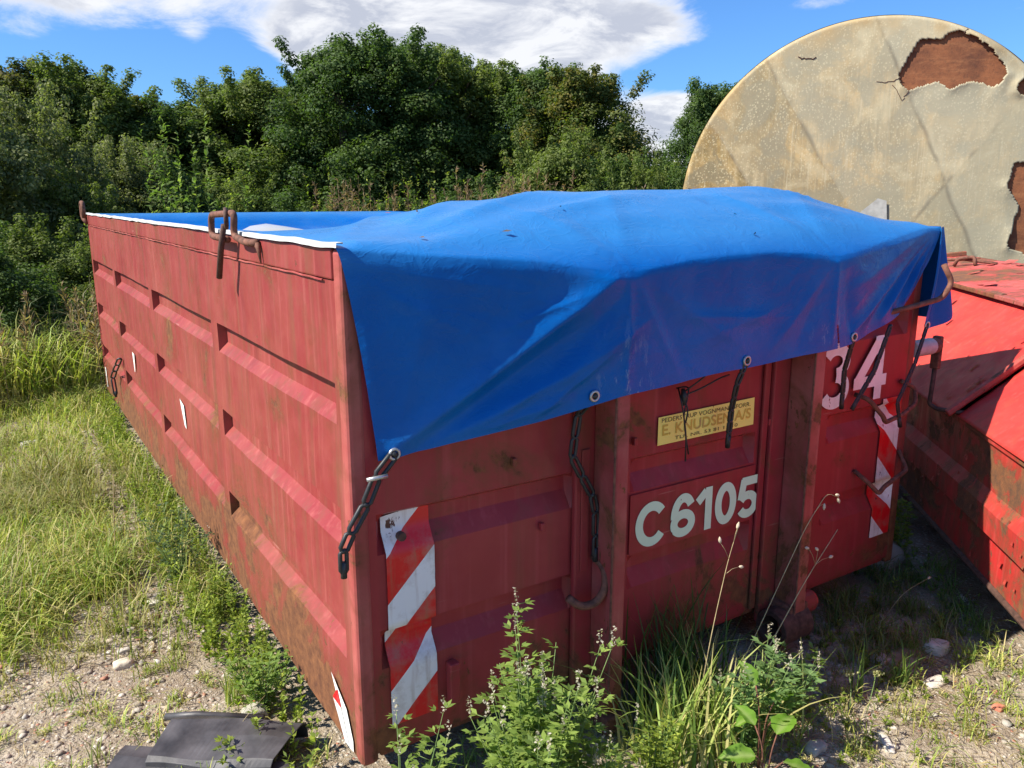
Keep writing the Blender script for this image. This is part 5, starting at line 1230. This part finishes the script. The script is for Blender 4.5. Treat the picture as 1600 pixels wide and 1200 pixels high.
# dry stalks with seed heads
def stalk(pts, label, heads, m=M_straw, r=.0018, hs=.014):
    o0 = Vector(pts[0]); root = empty('dry_grass_stalk', o0, label, 'grass stalk')
    P_ = [Vector(p) - o0 for p in pts]; Q = bend(P_, .12, 6); MB().tube(Q, [r * (1 - .55 * i / len(Q)) for i in range(len(Q))], 5).build('stem', m, root, True)
    for (p, d_) in heads:
        p = Vector(p) - o0; d_ = Vector(d_).normalized(); nr_ = min(Q, key=lambda q: (q - p - Vector((0, 0, -.05))).length); MB().tube([nr_, (nr_ + p) / 2 + Vector((0, 0, .006)), p + d_ * .003], .0008, 4).build('side_stem', m, root, True)
        
        MB().tube([p, p + d_ * hs * .4, p + d_ * hs, p + d_ * hs * 1.7], [.001, .0045, .0055, .001], 6).build('seed_head', M_seed, root, True)
M_seed = simple('pale_seed_head', (.55, .45, .32), .8, 0, 80, .2)
stalk([(1.05, -.28, .05), (1.22, -.30, .30), (1.44, -.32, .70), (1.52, -.33, .80), (1.57, -.34, .775)], 'tall arching dry stalk whose tip bends over near the right post', [((1.55, -.34, .79), (1, 0, -.3)), ((1.565, -.34, .775), (.5, 0, -.9)), ((1.51, -.33, .765), (0, 0, -1))])
stalk([(.98, -.30, .05), (1.05, -.30, .45), (1.10, -.30, .66), (1.14, -.30, .77)], 'thin upright stalk under the painted number', [((1.13, -.30, .75), (.3, 0, 1)), ((1.15, -.30, .62), (1, 0, -.3)), ((1.06, -.30, .72), (-.2, 0, .8))])
stalk([(1.15, -.28, .05), (1.32, -.30, .28), (1.46, -.32, .50), (1.58, -.34, .66)], 'pale straight dry stalk slanting up across the right post', [((1.50, -.33, .60), (-.6, 0, .5)), ((1.45, -.33, .62), (-.8, 0, .3)), ((1.56, -.33, .56), (1, 0, 0))], r=.0026)
stalk([(-.80, 1.60, .05), (-.76, 1.55, .28), (-.73, 1.5, .42)], 'single pale stalk at the left picture edge', [], r=.0018)
stalk([(-.88, 1.75, .05), (-.78, 1.72, .25), (-.72, 1.7, .45), (-.66, 1.66, .40)], 'bent yellow stalk at the left picture edge', [], r=.0016)
stalk([(-.38, 2.05, .05), (-.37, 2.05, .30), (-.35, 2.05, .52)], 'thin tall reddish stalk rising from the left strip', [], M_straw, .0028)
stalk([(-.30, .42, .05), (-.22, .46, .14), (-.13, .50, .18)], 'thin straw lying over the black plastic', [], M_straw, .0014)
stalk([(2.20, -.16, .05), (2.27, -.2, .18), (2.36, -.24, .23)], 'single pale stalk in the shaded gap', [((2.36, -.24, .23), (1, 0, .1))], r=.0014)
def umbel(base, top, label, seed, r=.022):
    rs_ = np.random.RandomState(seed); root = empty('wild_carrot', base, label, 'flower'); b_ = Vector(base); tp = Vector(top) - b_
    MB().tube(bend([(0, 0, 0), tp * .5 + Vector((.01, 0, .02)), tp], .05), .0018, 5).build('stem', M_stem, root, True)
    n = 90; C = np.array(tp)[None] + rs_.normal(0, r * .45, (n, 3)) * np.array([1, 1, .35]); D = rnd_dir(rs_, n, .5); N = rnd_dir(rs_, n, .2); N -= D * (D * N).sum(1)[:, None]; N /= np.linalg.norm(N, axis=1)[:, None]
    V = leafarr(C, D, N, np.full(n, .010), np.full(n, .007)); c = np.repeat(np.array([[.52, .50, .25]]) * rs_.uniform(.7, 1.2, (n, 1)), 4, axis=0)
    link(bpy.data.objects.new('flower_head', fast_mesh('flower_head', V, np.arange(n * 4).reshape(-1, 4), 4, col=c, m=M_leaf)), root)
umbel((1.55, -.47, .05), (1.63, -.40, .135), 'pale yellow umbel flower nearest the right post', 1)
umbel((1.60, -.50, .05), (1.73, -.44, .125), 'pale yellow umbel flower to the right of the other', 2, .018)
umbel((-.62, 1.05, .05), (-.65, 1.05, .12), 'round pale seed ball low at the left edge', 3, .03)
umbel((-.86, 1.95, .05), (-.84, 1.95, .36), 'small white umbel flower at the left picture edge', 4, .02)

# ------------------------------------------------------------- stones
def ico(sub):
    bm = bmesh.new(); bmesh.ops.create_icosphere(bm, subdivisions=sub, radius=1.); V = np.array([v.co[:] for v in bm.verts]); F = np.array([[v.index for v in f.verts] for f in bm.faces]); bm.free(); return V, F
IV, IF = ico(1)
def pebbles(name, X, Y, S_, seed, label):
    rs_ = np.random.RandomState(seed); n = len(X); Z = gz(X, Y)
    sc_ = np.stack([S_ * rs_.uniform(.7, 1.4, n), S_ * rs_.uniform(.6, 1.1, n), S_ * rs_.uniform(.3, .7, n)], 1)
    a = rs_.uniform(0, 6.28, n); jit = 1 + rs_.uniform(-.38, .3, (n, len(IV)))
    P = IV[None] * jit[:, :, None] * sc_[:, None, :]; ca, sa = np.cos(a)[:, None], np.sin(a)[:, None]
    P = np.stack([P[:, :, 0] * ca - P[:, :, 1] * sa, P[:, :, 0] * sa + P[:, :, 1] * ca, P[:, :, 2]], -1) + np.stack([X, Y, Z + sc_[:, 2] * .25], 1)[:, None]
    F = (IF[None] + (np.arange(n) * len(IV))[:, None, None]).reshape(-1, 3)
    pal = np.array([(.38, .32, .25), (.46, .41, .34), (.30, .25, .19), (.42, .34, .26), (.26, .23, .20), (.54, .49, .42), (.38, .19, .13)])
    p_ = np.array([.22, .18, .17, .2, .1, .09, .04]); c = pal[rs_.choice(7, n, p=p_)] * rs_.uniform(.75, 1.15, n)[:, None]
    tag(link(bpy.data.objects.new(name, fast_mesh(name, P.reshape(-1, 3), F, 3, col=np.repeat(c, len(IV), axis=0), m=M_stone))), label, kind='stuff')
rs = np.random.RandomState(17)
def sz(n, lo, hi): return lo + (hi - lo) * rs.uniform(0, 1, n) ** 4
x, y = scatter(9000, -1.6, .0, -.6, 2.2, lambda a, b: .35 + .65 * sstep(.4, .6, fbm(a * 3, b * 3, 81)) * (1 - .7 * dens(a, b))); pebbles('gravel', x, y, sz(len(x), .003, .018), 1, 'loose gravel at the lower left')
x, y = scatter(13000, .0, 4.5, -2.2, -.1, lambda a, b: .3 + .7 * sstep(.4, .6, fbm(a * 3, b * 3, 82))); pebbles('gravel', x, y, sz(len(x), .003, .018), 2, 'loose gravel at the lower right')
x, y = scatter(2600, 1.7, 3.6, -.4, 1.6, lambda a, b: a * 0 + .5); pebbles('gravel', x, y, sz(len(x), .004, .02), 3, 'gravel in the shaded gap between the containers')
x, y = scatter(2600, -.42, -.02, 1.2, 5.2, lambda a, b: a * 0 + .8); pebbles('gravel', x, y, sz(len(x), .004, .024), 4, 'rubble strip along the sunlit side')
x, y = scatter(900, -1.3, -.1, 4.6, 5.9, lambda a, b: np.exp(-(((a + .62) / .5) ** 2 + ((b - 5.15) / .5) ** 2))); pebbles('gravel', x, y, sz(len(x), .004, .016), 5, 'pale gravel patch beyond the lawn')
I2, J2 = ico(3)
def rock(x, y, s3, col, label, seed, z=None, rzz=0., cat='stone', name='stone'):
    n1_ = fbm(I2[:, 0] * 1.6 + seed * 3.3 + 9, I2[:, 1] * 1.6 + I2[:, 2] * 1.3 + seed + 9, seed, 3) - .5
    P = I2 * (1 + n1_ * .7)[:, None]; P = np.sign(P) * np.minimum(np.abs(P), .82) * np.array(s3)
    c = np.tile(np.array([col]), (len(P), 1)) * (1 + .5 * (fbm(P[:, 0] * 40 + 9, P[:, 1] * 40 + P[:, 2] * 30 + 9, seed) - .5))[:, None]
    o = bpy.data.objects.new(name, fast_mesh(name, P, J2, 3, col=c, m=M_stone)); o.location = (x, y, float(gz(x, y)) + s3[2] * .45 if z is None else z); o.rotation_euler = (0, 0, rzz)
    link(o); return tag(o, label, cat)
PAL = (.52, .48, .41)
rock(-.470, 1.185, (.042, .034, .020), (.60, .52, .40), 'flat cream stone on the gravel left of the container', 1)
rock(-.455, 1.29, (.028, .016, .010), PAL, 'small thin stone behind the flat cream stone', 2)
rock(2.66, .17, (.13, .11, .10), (.42, .38, .32), 'big grey stone under the far front corner of the container', 3)
rock(2.19, -.40, (.055, .042, .035), (.58, .53, .45), 'pale rounded stone on the shadow edge', 4)
rock(2.02, -.37, (.10, .065, .018), (.32, .25, .18), 'flat brown slab next to the pale rounded stone', 5)
rock(1.93, -.33, (.045, .035, .02), (.46, .44, .40), 'grey stone behind the small grass tuft', 6)
rock(1.98, -.52, (.06, .03, .010), (.60, .54, .46), 'thin pale flake of stone on the sunlit gravel', 7)
rock(-.145, .60, (.05, .04, .035), (.40, .37, .31), 'grey stone behind the black plastic', 8)
rock(-.115, .655, (.028, .022, .018), (.52, .17, .10), 'red brick fragment behind the black plastic', 9, cat='brick fragment', name='brick_fragment')
rock(.17, -.155, (.06, .05, .035), (.40, .36, .32), 'round stone by the foot of the hazard strip', 10)
rock(1.29, -.53, (.045, .03, .02), (.45, .41, .36), 'grey stone right of the broad leaves', 11)
rock(1.52, -.62, (.07, .018, .012), (.60, .55, .48), 'long pale splinter of stone in the foreground', 12, rzz=.9)
rock(-.36, 3.10, (.06, .05, .03), (.56, .52, .45), 'pale stone in the rubble strip by the sunlit side', 13)
rock(-.33, 2.55, (.05, .04, .022), (.52, .47, .40), 'pale stone in the nearer part of the rubble strip', 14)
rock(-.62, 4.55, (.07, .05, .03), (.60, .57, .50), 'white stone at the edge of the gravel patch', 15)
rock(-.30, 1.63, (.045, .03, .018), (.58, .54, .47), 'pale stone below the upright grass tuft', 16)
rock(2.02, -.72, (.025, .02, .012), (.55, .20, .13), 'small reddish stone on the sunlit gravel', 17)
rock(.92, -.60, (.02, .018, .012), (.70, .70, .66), 'small white pebble at the bottom', 18)

def litter(name, X, Y, seed, label):
    rs_ = np.random.RandomState(seed); n = len(X); L = rs_.uniform(.012, .07, n); a = rs_.uniform(0, 6.28, n)
    C = np.stack([X, Y, gz(X, Y) + rs_.uniform(.001, .012, n)], 1); D = np.stack([np.cos(a), np.sin(a), rs_.uniform(-.12, .25, n)], 1); D /= np.linalg.norm(D, axis=1)[:, None]
    N = np.tile([[0, 0, 1.]], (n, 1)) + rnd_dir(rs_, n) * .3; V = leafarr(C, D, N, L, rs_.uniform(.0012, .0035, n))
    cl = np.array([(.48, .38, .22), (.36, .27, .15), (.58, .50, .34), (.22, .15, .09)])[rs_.randint(0, 4, n)] * rs_.uniform(.7, 1.2, n)[:, None]
    tag(link(bpy.data.objects.new(name, fast_mesh(name, V, np.arange(n * 4).reshape(-1, 4), 4, col=np.repeat(cl, 4, axis=0), m=M_grass))), label, kind='stuff')
rs = np.random.RandomState(23)
x, y = scatter(16000, -1.8, .0, -.6, 4.5, lambda a, b: .3 + .7 * sstep(.4, .6, fbm(a * 2.5, b * 2.5, 66))); litter('dry_straw', x, y, 1, 'dry straw bits littering the ground at the left')
x, y = scatter(15000, .0, 4.2, -2., -.1, lambda a, b: .2 + .8 * sstep(.42, .6, fbm(a * 2.5, b * 2.5, 67))); litter('dry_straw', x, y, 2, 'dry straw bits littering the gravel at the right')
# ------------------------------------------------------------- black plastic trough
bp = empty('black_plastic_trough', (-.55, .50, .05), 'broken black plastic trough lying upside down on the gravel', 'plastic trough', None, math.atan2(-.30, .42))
def sheetx(profile, x0, x1, th, name, m, skew=0., par=bp, nseg=24):
    V = []; F = []; k = len(profile); rs_ = np.random.RandomState(4)
    for i in range(nseg + 1):
        t_ = i / nseg; 
        for j, (y, z) in enumerate(profile):
            V.append((x0 + (x1 - x0) * t_ + skew * y * (1 if i == nseg else t_), y + .004 * sin(t_ * 7 + j), z + .005 * sin(t_ * 5 + j * 1.3) + .006 * (float(vnoise(t_ * 6, j * .7, 3)) - .5)))
    for i in range(nseg):
        for j in range(k - 1): a = i * k + j; F.append((a, a + 1, a + k + 1, a + k))
    o = pm(name, V, F, m, par, False); s_ = o.modifiers.new('s', 'SOLIDIFY'); s_.thickness = th; s_.offset = -1
    bv = o.modifiers.new('b', 'BEVEL'); bv.width = .002; bv.segments = 2; bv.limit_method = 'ANGLE'
    return o
sheetx([(-.005, .0), (.0, .055), (.015, .066), (.10, .078), (.175, .082), (.195, .07), (.20, .01)], .06, .44, .005, 'shell', M_blackp, .25)
sheetx([(-.065, .0), (-.06, .035), (.03, .05), (.09, .048)], -.05, .30, .005, 'flap', M_blackp, .0)
sheetx([(-.06, .0), (-.055, .03), (-.03, .036), (.04, .035)], .30, .50, .005, 'flap', M_blackp, .0)
MB().tube([(.02, .215, .06), (.12, .225, .065), (.34, .225, .06)], .012, 10).build('rod', M_blackp, bp, True)
